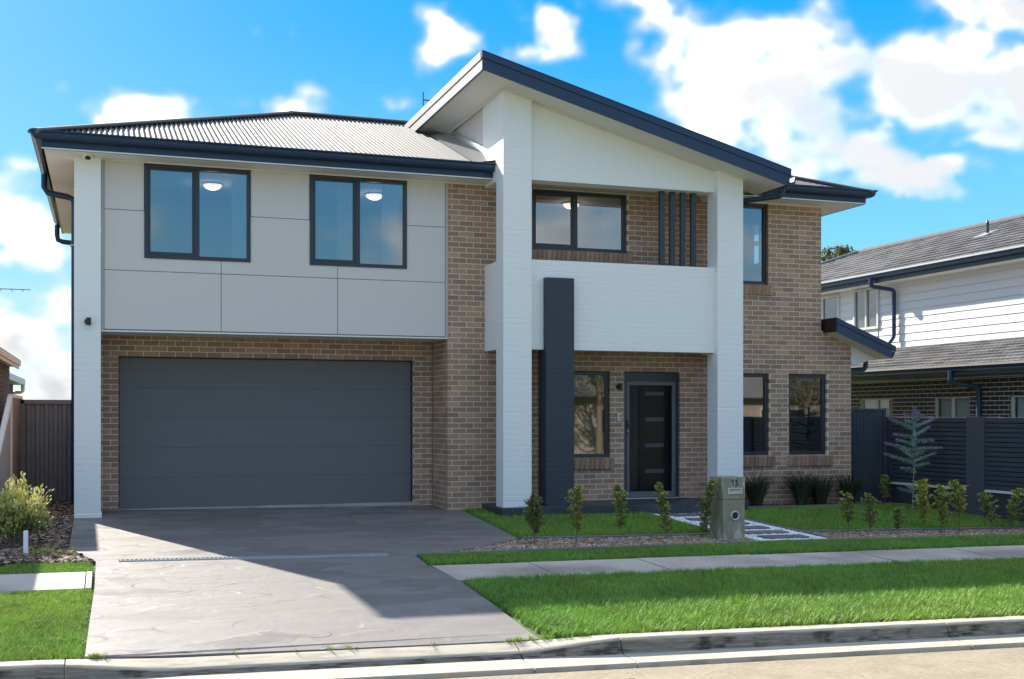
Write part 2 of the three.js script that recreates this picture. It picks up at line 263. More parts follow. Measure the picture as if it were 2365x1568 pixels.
// kerb and gutter, cast in lengths with joints between
const kerb = new THREE.Group(); kerb.name = 'kerb'; kerb.userData.kind = 'structure'; scene.add(kerb);
{
  const joints = [-14, -9, -4.5, -0.27, 3.05, 3.88, 6.9, 9.9, 13, 18, 24];
  for (let s = 0; s < joints.length - 1; s++) {
    const a = joints[s] + 0.005, b = joints[s + 1] - 0.005, st = xs(a, b, Math.ceil((b - a) / 0.09)), pos = [], idx = [];
    const prof = x => { const z = kerbZ(x), t = kerbTop(x), l = layback(x), back = t - 0.028 * l, front = t - 0.07 * l, pan = t - 0.125; return [[z, t - 0.4], [z, back - 0.008], [z + 0.012, back], [z + 0.125, front - 0.001], [z + 0.145, front - 0.006], [z + 0.158, front - 0.02], [z + 0.175, mix(front, pan, 0.6)], [z + 0.195, pan + 0.006], [z + 0.215, pan], [z + 0.47, pan - 0.012], [z + 0.475, pan - 0.02], [z + 0.475, t - 0.4]]; };
    const m = 12; for (const x of st) for (const [z, y] of prof(x)) pos.push(x, y, z);
    for (let i = 0; i < st.length - 1; i++) for (let j = 0; j < m - 1; j++) { const p = i * m + j; idx.push(p, p + 1, p + m, p + 1, p + m + 1, p + m); }
    const capAt = pos.length / 3; for (const x of [st[0], st[st.length - 1]]) { const o = pos.length / 3; for (const [z, y] of prof(x)) pos.push(x, y, z); for (let j = 1; j < m - 1; j++) idx.push(o, o + j, o + j + 1); }
    const g = new THREE.BufferGeometry(); g.setAttribute('position', new THREE.Float32BufferAttribute(pos, 3)); g.setIndex(idx);
    // uv: along the kerb, and across its unrolled profile
    const uv = []; for (const x of [...st, st[0], st[st.length - 1]]) for (let j = 0; j < m; j++) uv.push(x, [-0.05, 0, 0.01, 0.1, 0.115, 0.13, 0.2, 0.3, 0.36, 0.55, 0.58, 0.6][j]); g.setAttribute('uv', new THREE.Float32BufferAttribute(uv, 2)); g.computeVertexNormals();
    part(kerb, 'kerb_segment', g, mat.kerb);
  }
}
// driveway: coloured trowelled concrete running from the garage down to the dropped kerb
const driveL = [[-0.43, 0.55], [-0.43, 1.2], [-0.41, 4.2], [-0.10, 5.3], [-0.10, 7.0], [-0.14, kerbZ(-0.14) - 0.012]], driveRt = [[5.19, 0.02], [5.19, 0.86], [5.45, 0.9], [5.2, 4.37], [4.85, 4.68], [4.1, 5.28], [3.47, 5.58], [3.42, 6.32], [3.46, 7.4], [3.26, kerbZ(3.26) - 0.012]];
{
  const poly = [[-0.05, -0.12], ...driveL, ...xs(0.2, 3.0, 8).map(x => [x, kerbZ(x) - 0.012]), ...[...driveRt].reverse(), [5.19, -0.12]];
  structure('driveway', sheet(poly, 0, 0.12, driveY, [0, 7, 8.6, 9.0, 9.4, 9.8, 10.1, 10.3]), mat.drive);
}
structure('garage_threshold', bx(0.1, 4.98, -0.1, 0.022, -0.16, 0.02), mat.concrete);
// drain grate across the drive
{
  const g = thing('drain_grate', 'long pale steel strip drain grate set across the driveway', 'drain grate');
  const dz = x => 5.33 + 0.04 * x, y = x => driveY(x, dz(x)) + 0.004, x0 = 0.14, x1 = 3.16, w = 0.055;
  const along = (d, h, t) => { const p = [], i = []; const a = [x0, x1]; for (const x of a) for (const [dd, hh] of [[d - t, 0], [d - t, h], [d + t, h], [d + t, 0]]) p.push(x, y(x) + hh - 0.02, dz(x) + dd); for (let k = 0; k < 3; k++) i.push(k, k + 1, k + 4, k + 1, k + 5, k + 4); const q = new THREE.BufferGeometry(); q.setAttribute('position', new THREE.Float32BufferAttribute(p, 3)); q.setIndex(i); return uvm(flat(q)); };
  part(g, 'channel', sheet([[x0, dz(x0) - w], [x1, dz(x1) - w], [x1, dz(x1) + w], [x0, dz(x0) + w]], 0, 0, (x, z) => driveY(x, z) + 0.003, [], []), mat.black);
  part(g, 'rail', along(-w, 0.03, 0.008), mat.silver); part(g, 'rail', along(w, 0.03, 0.008), mat.silver);
  const bars = []; for (let x = x0 + 0.02; x < x1; x += 0.048) bars.push(bx(x - 0.007, x + 0.007, y(x) - 0.015, y(x) + 0.008, dz(x) - w, dz(x) + w)); part(g, 'cross_bars', bars, mat.silver);
}
// footpaths: concrete slabs with joints
function slabs(name, cuts, zA, zB, skew = 0) { const g = new THREE.Group(); g.name = numbered(name); g.userData.kind = 'structure'; scene.add(g); for (let i = 0; i < cuts.length - 1; i++) { const a = cuts[i] + 0.006, b = cuts[i + 1] - 0.006; part(g, 'slab', sheet([[a, zA], [b, zA], [b + (i === cuts.length - 2 ? 0 : skew), zB], [a + (i ? skew : 0), zB]], 0.012 + 0.003 * ((i * 7) % 3), 0.08), mat.footpath); } return g; }
slabs('footpath', [3.45, 4.6, 5.97, 7.5, 9.0, 10.5, 12, 13.5, 15, 16.5, 18, 19.5, 21], 6.38, 7.42);
slabs('footpath', [-10, -8.5, -7, -5.5, -4, -2.6, -1.3, -0.19, -0.125], 6.02, 7.04);

// garden edging, beds, stepping-stone path
const edge = (pts, w = 0.05, h = 0.035) => { const l = [], r = []; pts.forEach((p, i) => { const a = pts[Math.max(0, i - 1)], b = pts[Math.min(pts.length - 1, i + 1)], d = Math.hypot(b[0] - a[0], b[1] - a[1]), nx = -(b[1] - a[1]) / d * w, nz = (b[0] - a[0]) / d * w; l.push([p[0] + nx, p[1] + nz]); r.unshift([p[0] - nx, p[1] - nz]); }); return sheet([...l, ...r], h, 0.12); };
const bedBack = [[5.22, 4.42], [6.7, 4.5], [8.22, 4.54]], bedFront = [[3.5, 5.62], [4.1, 5.56], [6.3, 5.47], [8.35, 5.42]];
structure('garden_edging', edge(bedBack), mat.edging); structure('garden_edging', edge(bedFront), mat.edging);
structure('garden_edging', edge([[8.35, 5.42], [9.45, 5.40]]), mat.edging);
structure('garden_edging', edge([[9.52, 4.52], [11, 4.58], [13.5, 4.78]]), mat.edging); structure('garden_edging', edge([[9.45, 5.40], [12.5, 5.5], [17, 5.62]]), mat.edging);
structure('garden_edging', edge([[8.27, 2.0], [8.27, 4.5]], 0.035, 0.02), mat.edging); structure('garden_edging', edge([[9.48, 1.5], [9.48, 5.35]], 0.04, 0.03), mat.edging);
structure('garden_edging', edge([[9.5, 1.46], [13.6, 1.40]], 0.05, 0.05), mat.edging);
const bedA = [[4.15, 5.34], [4.86, 4.74], [5.22, 4.47], [6.7, 4.55], [8.25, 4.59], [8.35, 5.37], [6.3, 5.42], [4.3, 5.5], [3.7, 5.58]], bedB = [[9.5, 4.57], [11, 4.63], [13.6, 4.83], [16.5, 4.9], [16.5, 5.55], [12.5, 5.45], [9.5, 5.35]], bedC = [[9.55, 0.9], [13.65, 0.9], [13.65, 1.35], [9.55, 1.41]], pathP = [[8.3, 1.96], [9.44, 1.96], [9.44, 5.35], [8.3, 5.37]];
const bedL = [[-1.28, -2.1], [-0.45, -2.1], [-0.45, 1.0], [-0.45, 4.2], [-0.13, 5.28], [-1.28, 5.22]], bedLL = [[-6, 3], [-1.3, 3], [-1.3, 5.22], [-6, 5.2]];
structure('garden_bed', sheet(bedA, -0.005, 0.05), mat.earth); structure('garden_bed', sheet(bedB, -0.005, 0.05), mat.earth); structure('garden_bed', sheet(bedC, 0.01, 0.05), mat.earth); structure('garden_bed', sheet(bedL, -0.004, 0.05), mat.earth); structure('garden_bed', sheet(bedLL, -0.006, 0.05), mat.earth);
structure('path', sheet(pathP, -0.004, 0.05), mat.concrete);

// ------------------------------------------------------------------ loose cover: pebbles, chips, mulch, grass
const dummy = new THREE.Object3D(), tint = new THREE.Color();
function stone(seed, flatness) { const g = new THREE.IcosahedronGeometry(1, 0), p = g.attributes.position, r = rng(seed), memo = {}; for (let i = 0; i < p.count; i++) { const k = [p.getX(i), p.getY(i), p.getZ(i)].map(v => v.toFixed(2)).join(); const s = memo[k] ??= mix(0.7, 1.15, r()); p.setXYZ(i, p.getX(i) * s, p.getY(i) * s * flatness, p.getZ(i) * s); } g.computeVertexNormals(); return g; }
function scatter(name, poly, count, geo, material, tones, size, label, category, seed, lift = 0.006, tilt = 0.5, stretch = 1.4) {
  const r = rng(seed), m = new THREE.InstancedMesh(geo, material, count); let minX = 1e9, maxX = -1e9, minZ = 1e9, maxZ = -1e9; for (const q of poly) { minX = Math.min(minX, q[0]); maxX = Math.max(maxX, q[0]); minZ = Math.min(minZ, q[1]); maxZ = Math.max(maxZ, q[1]); }
  for (let i = 0; i < count; i++) { let x, z; do { x = mix(minX, maxX, r()); z = mix(minZ, maxZ, r()); } while (!inside(poly, x, z)); const s = mix(size[0], size[1], r()); dummy.position.set(x, ground(x, z) + lift * (0.4 + r()), z); dummy.rotation.set((r() - 0.5) * tilt, r() * 6.28, (r() - 0.5) * tilt); dummy.scale.set(s * mix(1, stretch, r()), s * mix(0.6, 1, r()), s); dummy.updateMatrix(); m.setMatrixAt(i, dummy.matrix); const c = tones[(r() * tones.length) | 0], k = mix(0.8, 1.15, r()); m.setColorAt(i, tint.setRGB(c[0] * k, c[1] * k, c[2] * k)); }
  return stuff(name, m, label, category);
}
const stoneMat = M([1, 1, 1], 0.85);
const chips = [[0.30, 0.20, 0.125], [0.42, 0.30, 0.20], [0.20, 0.125, 0.08], [0.50, 0.41, 0.31], [0.33, 0.19, 0.105], [0.26, 0.19, 0.14]];
scatter('river_pebbles', bedA, 5200, stone(1, 0.55), stoneMat, chips, [0.012, 0.026], 'tan and brown river pebbles filling the long bed beside the mailbox', 'pebbles', 11, 0.012);
scatter('river_pebbles', bedB, 8200, stone(2, 0.55), stoneMat, chips, [0.012, 0.026], 'tan and brown river pebbles along the shrub row before the slat fence', 'pebbles', 12, 0.012);
scatter('bark_mulch', bedC, 2600, stone(3, 0.4), stoneMat, [[0.16, 0.11, 0.08], [0.24, 0.17, 0.13], [0.10, 0.075, 0.06]], [0.012, 0.03], 'dark bark mulch under the strappy plants against the brick wall', 'mulch', 13, 0.02);
scatter('white_pebbles', pathP, 9500, stone(4, 0.7), stoneMat, [[0.80, 0.80, 0.79], [0.72, 0.72, 0.71], [0.85, 0.85, 0.84]], [0.010, 0.022], 'white pebbles between the stepping slabs of the front path', 'pebbles', 14, 0.010);
scatter('bark_mulch', bedL, 6500, stone(5, 0.3), stoneMat, [[0.19, 0.12, 0.085], [0.28, 0.19, 0.135], [0.11, 0.075, 0.055], [0.34, 0.255, 0.19]], [0.014, 0.036], 'brown bark chip mulch in the bed left of the driveway', 'mulch', 15, 0.018, 0.9, 2);
const earthMat = M([1, 1, 1], 0.9);
{ // stepping slabs of the front path
  let k = 0; const words = ['closest to the porch', 'second from the porch', 'third from the porch', 'fourth from the porch', 'fifth from the porch', 'next to the front edging']; for (const [z0, z1] of [[2.15, 2.4], [2.72, 2.97], [3.28, 3.53], [3.84, 4.09], [4.36, 4.61], [4.86, 5.11]]) solo('stepping_slab', sheet([[8.52, z0], [9.2, z0], [9.2, z1], [8.52, z1]], 0.035, 0.08), mat.edging, 'grey concrete stepping slab in white pebbles, ' + words[k++], 'stepping slab', 'stepping slabs of the front path');
}
// grass tufts: many narrow bent blades
function tuft(seed, n, hgt, spread) {
  const r = rng(seed), pos = [], idx = [], col = [];
  for (let k = 0; k < n; k++) {
    const a = r() * 6.28, d = r() * spread, x = Math.cos(a) * d, z = Math.sin(a) * d, h = hgt * mix(0.55, 1.15, r()), w = mix(0.0022, 0.004, r()), b = r() * 6.28, lean = h * mix(0.15, 0.85, r()), lx = Math.cos(b), lz = Math.sin(b), o = pos.length / 3, sx = -lz * w, sz = lx * w;
    pos.push(x - sx, 0, z - sz, x + sx, 0, z + sz, x - sx * 0.9 + lx * lean * 0.3, h * 0.55, z - sz * 0.9 + lz * lean * 0.3, x + sx * 0.9 + lx * lean * 0.3, h * 0.55, z + sz * 0.9 + lz * lean * 0.3, x + lx * lean, h * 0.95, z + lz * lean);
    idx.push(o, o + 1, o + 2, o + 1, o + 3, o + 2, o + 2, o + 3, o + 4);
    const t = r(), c = t < 0.1 ? [0.30, 0.29, 0.12] : [mix(0.15, 0.25, t), mix(0.30, 0.42, t), mix(0.035, 0.055, t)]; for (let q = 0; q < 5; q++) col.push(...c);
  }
  return geoFrom(pos, idx, col);
}
const grassMat = M([1, 1, 1], 0.75, { vertexColors: true, transmission: 0.25, thickness: 0 });
function lawn(poly, perM2, geo, seed, label, minX = -1e9, maxX = 1e9) {
  const r = rng(seed), list = []; let x0 = 1e9, x1 = -1e9, z0 = 1e9, z1 = -1e9; for (const q of poly) { x0 = Math.min(x0, q[0]); x1 = Math.max(x1, q[0]); z0 = Math.min(z0, q[1]); z1 = Math.max(z1, q[1]); } x0 = Math.max(x0, minX); x1 = Math.min(x1, maxX);
  const n = Math.floor((x1 - x0) * (z1 - z0) * perM2); for (let i = 0; i < n; i++) { const x = mix(x0, x1, r()), z = mix(z0, z1, r()); if (inside(poly, x, z)) list.push([x, z]); }
  const m = new THREE.InstancedMesh(geo, grassMat, list.length);
  list.forEach(([x, z], i) => { const big = fbm(x * 0.9, 3, z * 0.9, 3), s = mix(0.7, 1.2, r()) * mix(0.8, 1.25, big); dummy.position.set(x, ground(x, z) - 0.032, z); dummy.rotation.set((r() - 0.5) * 0.3, r() * 6.28, (r() - 0.5) * 0.3); dummy.scale.set(s, s, s); dummy.updateMatrix(); m.setMatrixAt(i, dummy.matrix); const k = mix(0.72, 1.25, fbm(x * 2.3, 9, z * 2.3, 3)), y = fbm(x * 1.1 + 7, 1, z * 1.1, 3); m.setColorAt(i, tint.setRGB(k * mix(0.8, 1.25, y), k, k * 0.9)); });
  return stuff('lawn', m, label, 'grass');
}
const tuftA = tuft(1, 13, 0.085, 0.04), tuftS = tuft(2, 13, 0.055, 0.035);
const L1 = [[5.5, 0.92], [5.74, 0.92], [5.74, 1.98], [8.22, 1.98], [8.22, 4.43], [6.7, 4.43], [5.23, 4.35]], L2 = [[9.54, 1.52], [13.6, 1.47], [13.6, 4.7], [11, 4.5], [9.54, 4.45]], L3 = [[3.5, 5.7], [4.1, 5.64], [8.35, 5.49], [12.5, 5.58], [17, 5.7], [17, 6.35], [3.46, 6.35]], L4 = [[3.49, 7.45], [18, 7.45], [18, kerbZ(18) - 0.01], [3.34, kerbZ(3.3) - 0.01]], L5 = [[-7, 5.26], [-0.16, 5.3], [-0.13, 5.99], [-7, 5.99]], L6 = [[-7, 7.08], [-0.13, 7.08], [-0.17, kerbZ(-0.15) - 0.01], [-7, kerbZ(-7) - 0.01]];
lawn(L1, 900, tuftA, 21, 'green lawn between the porch and the pebble bed'); lawn(L2, 800, tuftA, 22, 'green lawn between the front path and the slat fence'); lawn(L3, 900, tuftA, 23, 'narrow strip of green grass behind the long footpath', 3, 13.5); lawn(L4, 950, tuftA, 24, 'wide green grass verge between the long footpath and the kerb', 3, 12); lawn(L5, 1000, tuftS, 25, 'short strip of grass between the bark mulch and the short footpath', -2.2, 0); lawn(L6, 1200, tuftS, 26, 'short mown grass verge left of the driveway', -2.2, 0);

// ------------------------------------------------------------------ brickwork
const COURSE = 0.086, BRICK = 0.24, Y0 = -0.2;
const cRight = new THREE.Vector3(Math.cos(TH), 0, Math.sin(TH)), cFwd = new THREE.Vector3(Math.sin(TH), 0, -Math.cos(TH));
function toPx(x, y, z) { const dx = x - CAM.x, dz = z - CAM.z, d = dx * cFwd.x + dz * cFwd.z; return [CX + FPX * (dx * cRight.x + dz * cRight.z) / d, HORIZON - FPX * (y - CAM.y) / d, d]; }
const occluders = [];          // boxes that stand before the brickwork, so that the 300 bricks built singly are ones that show
function hidden(x, y, z) { for (const [a0, a1, b0, b1, c0, c1] of occluders) { const d = [x - CAM.x, y - CAM.y, z - CAM.z], lo = [a0, b0, c0], hi = [a1, b1, c1], o = [CAM.x, CAM.y, CAM.z]; let t0 = 0, t1 = 0.985; for (let k = 0; k < 3; k++) { const u = (lo[k] - o[k]) / d[k], v = (hi[k] - o[k]) / d[k]; t0 = Math.max(t0, Math.min(u, v)); t1 = Math.min(t1, Math.max(u, v)); } if (t0 < t1) return true; } return false; }
// lay stretcher bond on [a0,a1] x [y0,y1]; holes [a,b,ya,yb]; returns pieces {a, y, w, h}
function layBond(a0, a1, yTop, holes, top = null, y0 = Y0, off = 0) {
  const out = []; let row = 0;
  for (let y = y0; y < yTop - 0.03; y += COURSE, row++) {
    const yc = y + COURSE / 2; let runs = [[a0, a1]];
    if (top) { let e = a1; while (e > a0 && top(e) < y + COURSE * 0.75) e -= 0.02; runs = [[a0, e]]; }
    for (const [h0, h1, k0, k1] of holes) if (yc > k0 && yc < k1) runs = runs.flatMap(([p, q]) => h1 <= p || h0 >= q ? [[p, q]] : [[p, h0], [h1, q]].filter(s => s[1] - s[0] > 0.03));
    for (const [p, q] of runs) {
      let g = Math.floor((p - off - (row % 2) * BRICK / 2) / BRICK) * BRICK + off + (row % 2) * BRICK / 2;
      for (; g < q; g += BRICK) { const s = Math.max(p, g + 0.006), e = Math.min(q, g + BRICK - 0.006); if (e - s > 0.028) out.push({ a: (s + e) / 2, w: e - s, y: yc, h: Math.min(COURSE - 0.012, yTop - y - 0.004) }); }
    }
  }
  return out;
}
const geoCache = new Map();
function brickGeo(w, h, d) { const k = Math.round(w * 200) + '_' + Math.round(h * 500) + '_' + d; if (!geoCache.has(k)) geoCache.set(k, new THREE.BoxGeometry(w, h, d)); return geoCache.get(k); }
// bricks: [{pos:[x,y,z], w, h, d, turn, parent}], the `limit` that show largest one by one, the rest as one part
function setBricks(owner, bricks, limit, mats, tones, stuffMat, seed) {
  const r = rng(seed);
  for (const b of bricks) { const [px, py, d] = toPx(...b.pos), vis = px > 0 && px < W && py > 0 && py < H && !hidden(...b.pos); b.score = vis ? b.w * b.h / (d * d) : 0; b.tone = Math.min(mats.length - 1, Math.floor(r() * mats.length)); b.out = (r() - 0.5) * 0.002; b.k = mix(0.9, 1.1, r()); }
  bricks.sort((a, b) => b.score - a.score);
  const n = Math.min(limit, bricks.length);
  for (let i = 0; i < n; i++) { const b = bricks[i], o = part(b.parent, 'brick', brickGeo(b.w, b.h, b.d), mats[b.tone]); o.position.set(b.pos[0] + (b.turn ? -b.out : 0), b.pos[1], b.pos[2] + (b.turn ? 0 : b.out)); if (b.turn) o.rotation.y = b.turn; }
  const rest = bricks.slice(n); if (!rest.length) return;
  const m = new THREE.InstancedMesh(new THREE.BoxGeometry(1, 1, 1), stuffMat, rest.length);
  rest.forEach((b, i) => { dummy.position.set(b.pos[0] + (b.turn ? -b.out : 0), b.pos[1], b.pos[2] + (b.turn ? 0 : b.out)); dummy.rotation.set(0, b.turn || 0, 0); dummy.scale.set(b.w, b.h, b.d); dummy.updateMatrix(); m.setMatrixAt(i, dummy.matrix); const c = tones[b.tone]; m.setColorAt(i, tint.setRGB(c[0] * b.k, c[1] * b.k, c[2] * b.k)); });
  stuff('brickwork', m, null, null, owner);
}
// mortar backing with holes, in the x-y plane between z0 and z1
function slabWithHoles(outline, holes, z0, z1) { const s = new THREE.Shape(outline.map(p => new THREE.Vector2(...p))); for (const [a, b, c, d] of holes) { const h = new THREE.Path(); h.moveTo(a, c); h.lineTo(a, d); h.lineTo(b, d); h.lineTo(b, c); h.closePath(); s.holes.push(h); } return uvm(new THREE.ExtrudeGeometry(s, { depth: z1 - z0, bevelEnabled: false }).translate(0, 0, z0)); }

// ------------------------------------------------------------------ the house
const house = thing('detached_house', 'two-storey brown brick house with grey panels, white portal and charcoal garage door', 'house');
const FZ = 0.9, soffY = 5.225, skY = x => 6.668 - 0.2656 * (x - 5.341);
occluders.push([5.83, 6.3, 0, 6.5, 1.5, 1.85], [9.575, 10.055, 0, 5.5, 1.5, 1.85], [6.54, 7.014, 0, 3.64, 1.5, 1.85], [6.3, 9.57, 2.51, 3.93, 1.43, 1.73], [6.3, 9.57, 5.18, 6.4, 1.43, 1.73], [5.83, 6.1, 2.51, 3.9, 0.95, 1.5]);
const winUp = [[6.66, 8.375, 4.232, 5.214], [10.33, 11.114, 3.797, 5.24]], winLow = [[7.27, 8.053, 0.767, 2.208], [10.35, 11.136, 0.767, 2.208], [11.54, 12.327, 0.767, 2.208]], doorH = [8.32, 9.365, 0.0, 2.208];
{
  const bricks = [];
  // garage wall
  const gw = part(house, 'brick_wall', [slabWithHoles([[-0.43, Y0], [0.188, Y0], [0.188, 2.388], [4.877, 2.388], [4.877, Y0], [5.19, Y0], [5.19, 2.73], [-0.43, 2.73]], [], -0.1, -0.003)], mat.mortar);
  for (const b of layBond(-0.2, 5.19, 2.725, [[0.196, 4.869, -1, 2.38]], null, Y0, 0.076)) bricks.push({ pos: [b.a, b.y, -0.055], w: b.w, h: b.h, d: 0.11, parent: gw });
  // return between garage wall and front wall
  const rw = part(house, 'brick_wall', bx(5.203, 5.3, Y0, 2.73, -0.1, 0.82), mat.mortar);
  for (const b of layBond(0.005, 0.785, 2.725, [], null, Y0, -0.06)) bricks.push({ pos: [5.255, b.y, b.a], w: b.w, h: b.h, d: 0.11, turn: Math.PI / 2, parent: rw });
  // front wall
  const slope = x => x < 12.214 ? 5.24 : 3.02 - 0.385 * (x - 12.214);
  const holesG = [...winUp.map(([a, b, c, d]) => [a, b, c - 0.16, Math.min(d, 5.215)]), ...winLow.map(([a, b, c, d]) => [a, b, c - 0.165, d]), doorH];
  const snap = h => { const k0 = Math.round((h[2] - Y0) / COURSE) * COURSE + Y0, k1 = Math.round((h[3] - Y0) / COURSE) * COURSE + Y0; return [h[0], h[1], k0, h[3] > 5 ? 5.5 : k1]; };
  const holes = holesG.map(snap);
  const fw = part(house, 'brick_wall', slabWithHoles([[5.21, Y0], [12.84, Y0], [12.84, slope(12.84) - 0.02], [12.22, 3.0], [12.205, 3.0], [12.205, 5.235], [5.21, 5.235]], holes.map(h => [h[0] - 0.008, h[1] + 0.008, Math.max(Y0 + 0.02, h[2] - 0.006), Math.min(h[3] + 0.006, 5.225)]), 0.78, FZ - 0.003), mat.mortar);
  for (const b of layBond(5.2, 12.85, 5.235, holes, x => slope(x), Y0, 0.0)) bricks.push({ pos: [b.a, b.y, FZ - 0.055], w: b.w, h: b.h, d: 0.11, parent: fw });
  setBricks(house, bricks, 240, brickMats, brickTones, brickStuff, 77);
  // on-edge sill bricks, tilted to shed water
  const sb = new THREE.BoxGeometry(0.076, 0.172, 0.13); let k = 0; const rs = rng(55);
  for (const [a, b, c] of [[6.64, 8.43, 4.232], [10.36, 11.19, 3.797], [7.3, 8.11, 0.767], [10.36, 11.235, 0.767], [11.5, 12.43, 0.767]]) {
    const n = Math.round((b - a) / 0.0865), bed = part(house, 'window_sill', prismX([[0.80, c - 0.185], [0.922, c - 0.182], [0.957, c - 0.04], [0.80, c - 0.008]], a + 0.004, b - 0.004), mat.mortar);
    for (let i = 0; i < n; i++) { const o = part(bed, 'brick', sb, brickMats[Math.floor(rs() * 7)]); o.position.set(a + (i + 0.5) * (b - a) / n, c - 0.098, 0.898); o.rotation.x = 0.22; k++; }
  }
}
// body behind the front: side and rear walls
part(house, 'side_wall', bx(-0.44, -0.26, Y0, 5.22, -6.3, 0.6), brickMats[1]); part(house, 'rear_wall', bx(-0.26, 12.6, Y0, 5.22, -6.5, -6.3), brickMats[1]);
part(house, 'side_wall', [bx(12.66, 12.84, Y0, 2.6, -6.3, 0.77)], brickMats[1]);
part(house, 'side_wall', [bx(12.06, 12.2, 2.6, 4.45, -6.3, 0.77), bx(12.06, 12.2, 4.45, 5.22, -6.3, -1.4), bx(12.06, 12.2, 4.45, 5.22, -1.0, -0.42), bx(12.06, 12.2, 4.45, 5.22, -0.17, 0.77)], brickMats[1]);
// cladding panels over the garage
{
  const z1 = FZ, z0 = 0.80, g = 0.005, back = part(house, 'panel_backing', [slabWithHoles([[-0.05, 2.725], [5.19, 2.725], [5.19, 5.235], [-0.05, 5.235]], [[0.55, 2.08, 3.81, 5.2], [2.995, 4.522, 3.81, 5.2]], 0.76, 0.885)], M([0.22, 0.21, 0.20], 0.8));
  const P = (x0, x1, y0, y1) => part(back, 'cladding_panel', bx(x0 + g, x1 - g, y0 + g, y1 - g, z0 + 0.086, z1), mat.panel);
  const x = [-0.02, 1.652, 3.424, 5.165], yb = 2.735, y1 = 3.607, y2 = 4.497, yt = 5.225, w1 = [0.542, 2.088], w2 = [2.987, 4.53], ws = 3.80;
  for (let i = 0; i < 3; i++) P(x[i], x[i + 1], yb, y1);
  // middle course: shaped round the windows
  const L = (pts) => part(back, 'cladding_panel', prism(pts, z0 + 0.086, z1), mat.panel);
  L([[x[0] + g, y1 + g], [x[1] - g, y1 + g], [x[1] - g, ws], [w1[0], ws], [w1[0], y2 - g], [x[0] + g, y2 - g]]);
  L([[x[1] + g, y1 + g], [x[2] - g, y1 + g], [x[2] - g, ws], [w2[0], ws], [w2[0], y2 - g], [w1[1], y2 - g], [w1[1], ws], [x[1] + g, ws]]);
  L([[x[2] + g, y1 + g], [x[3] - g, y1 + g], [x[3] - g, y2 - g], [w2[1], y2 - g], [w2[1], ws], [x[2] + g, ws]]);
  P(x[0], w1[0], y2, yt); P(w1[1], w2[0], y2, yt); P(w2[1], x[3], y2, yt);
  part(house, 'panel_trim', [bx(-0.06, -0.022, 2.72, 5.226, 0.8, 0.915), bx(5.167, 5.205, 2.72, 5.226, 0.8, 0.912)], mat.panelTrim);
  part(house, 'overhang_soffit', [bx(-0.3, 5.2, 2.70, 2.722, 0.02, 0.908)], mat.soffit);
}
// sectional garage door
{
  const d = part(house, 'garage_door', [bx(0.15, 4.92, 0, 2.42, -0.24, -0.2), bx(0.185, 0.2, 0.0, 2.39, -0.2, -0.16), bx(4.865, 4.88, 0.0, 2.39, -0.2, -0.16)], mat.frame), n = 5, y0 = 0.024, h = (2.375 - y0) / n;
  for (let i = 0; i < n; i++) part(d, 'door_panel', rbx(0.203, 4.862, y0 + i * h + 0.0008, y0 + (i + 1) * h - 0.0008, -0.2, -0.15, 0.0015, 2), mat.garage);
}
// white painted pillar at the left corner
part(house, 'pillar', [bx(-0.428, -0.064, -0.1, 5.222, 0.6, 1.0)], mat.white); part(house, 'pillar_base', rbx(-0.434, -0.05, -0.1, 0.045, 0.6, 1.008, 0.012), mat.white);
// portal: two columns, gable infill, balcony band, return wings, charcoal blade column
const colTop = (x0, x1) => [[x0, 0.04], [x1, 0.04], [x1, skY(x1) - 0.004], [x0, skY(x0) - 0.004]];
part(house, 'portal_column', prism(colTop(5.831, 6.298), 1.5, 1.85), mat.white); part(house, 'portal_column', prism(colTop(9.575, 10.055), 1.5, 1.85), mat.white);
part(house, 'gable_infill', prism([[6.297, 5.184], [9.576, 5.184], [9.576, skY(9.576) - 0.006], [6.297, skY(6.297) - 0.006]], 1.44, 1.73), mat.white);
part(house, 'balcony_band', bx(6.297, 9.577, 2.512, 3.928, 1.43, 1.73), mat.white);
part(house, 'wing_wall', bx(5.834, 6.1, 2.512, 3.90, FZ - 0.1, 1.502), mat.white); part(house, 'wing_wall', prism([[5.834, 5.165], [6.1, 5.165], [6.1, skY(6.1) - 0.006], [5.834, skY(5.834) - 0.006]], 0.8, 1.502), mat.white);
part(house, 'wing_wall', bx(9.78, 10.05, 2.512, 3.90, FZ - 0.1, 1.502), mat.white); part(house, 'wing_wall', prism([[9.78, 5.18], [10.05, 5.18], [10.05, skY(10.05) - 0.006], [9.78, skY(9.78) - 0.006]], 0.8, 1.502), mat.white);
part(house, 'porch_ceiling', bx(6.1, 9.78, 2.86, 2.9, 0.91, 1.44), mat.soffit);
part(house, 'blade_column', bx(6.54, 7.014, 0.04, 3.64, 1.5, 1.853), mat.charcoal);
[8.663, 8.855, 9.048, 9.243].forEach(x => { const o = part(house, 'screen_slat', [rbx(x, x + 0.088, 3.9, 5.19, 1.5, 1.56, 0.004), rbx(x - 0.02, x + 0.108, 3.925, 3.945, 1.47, 1.59, 0.004)], mat.frame); });
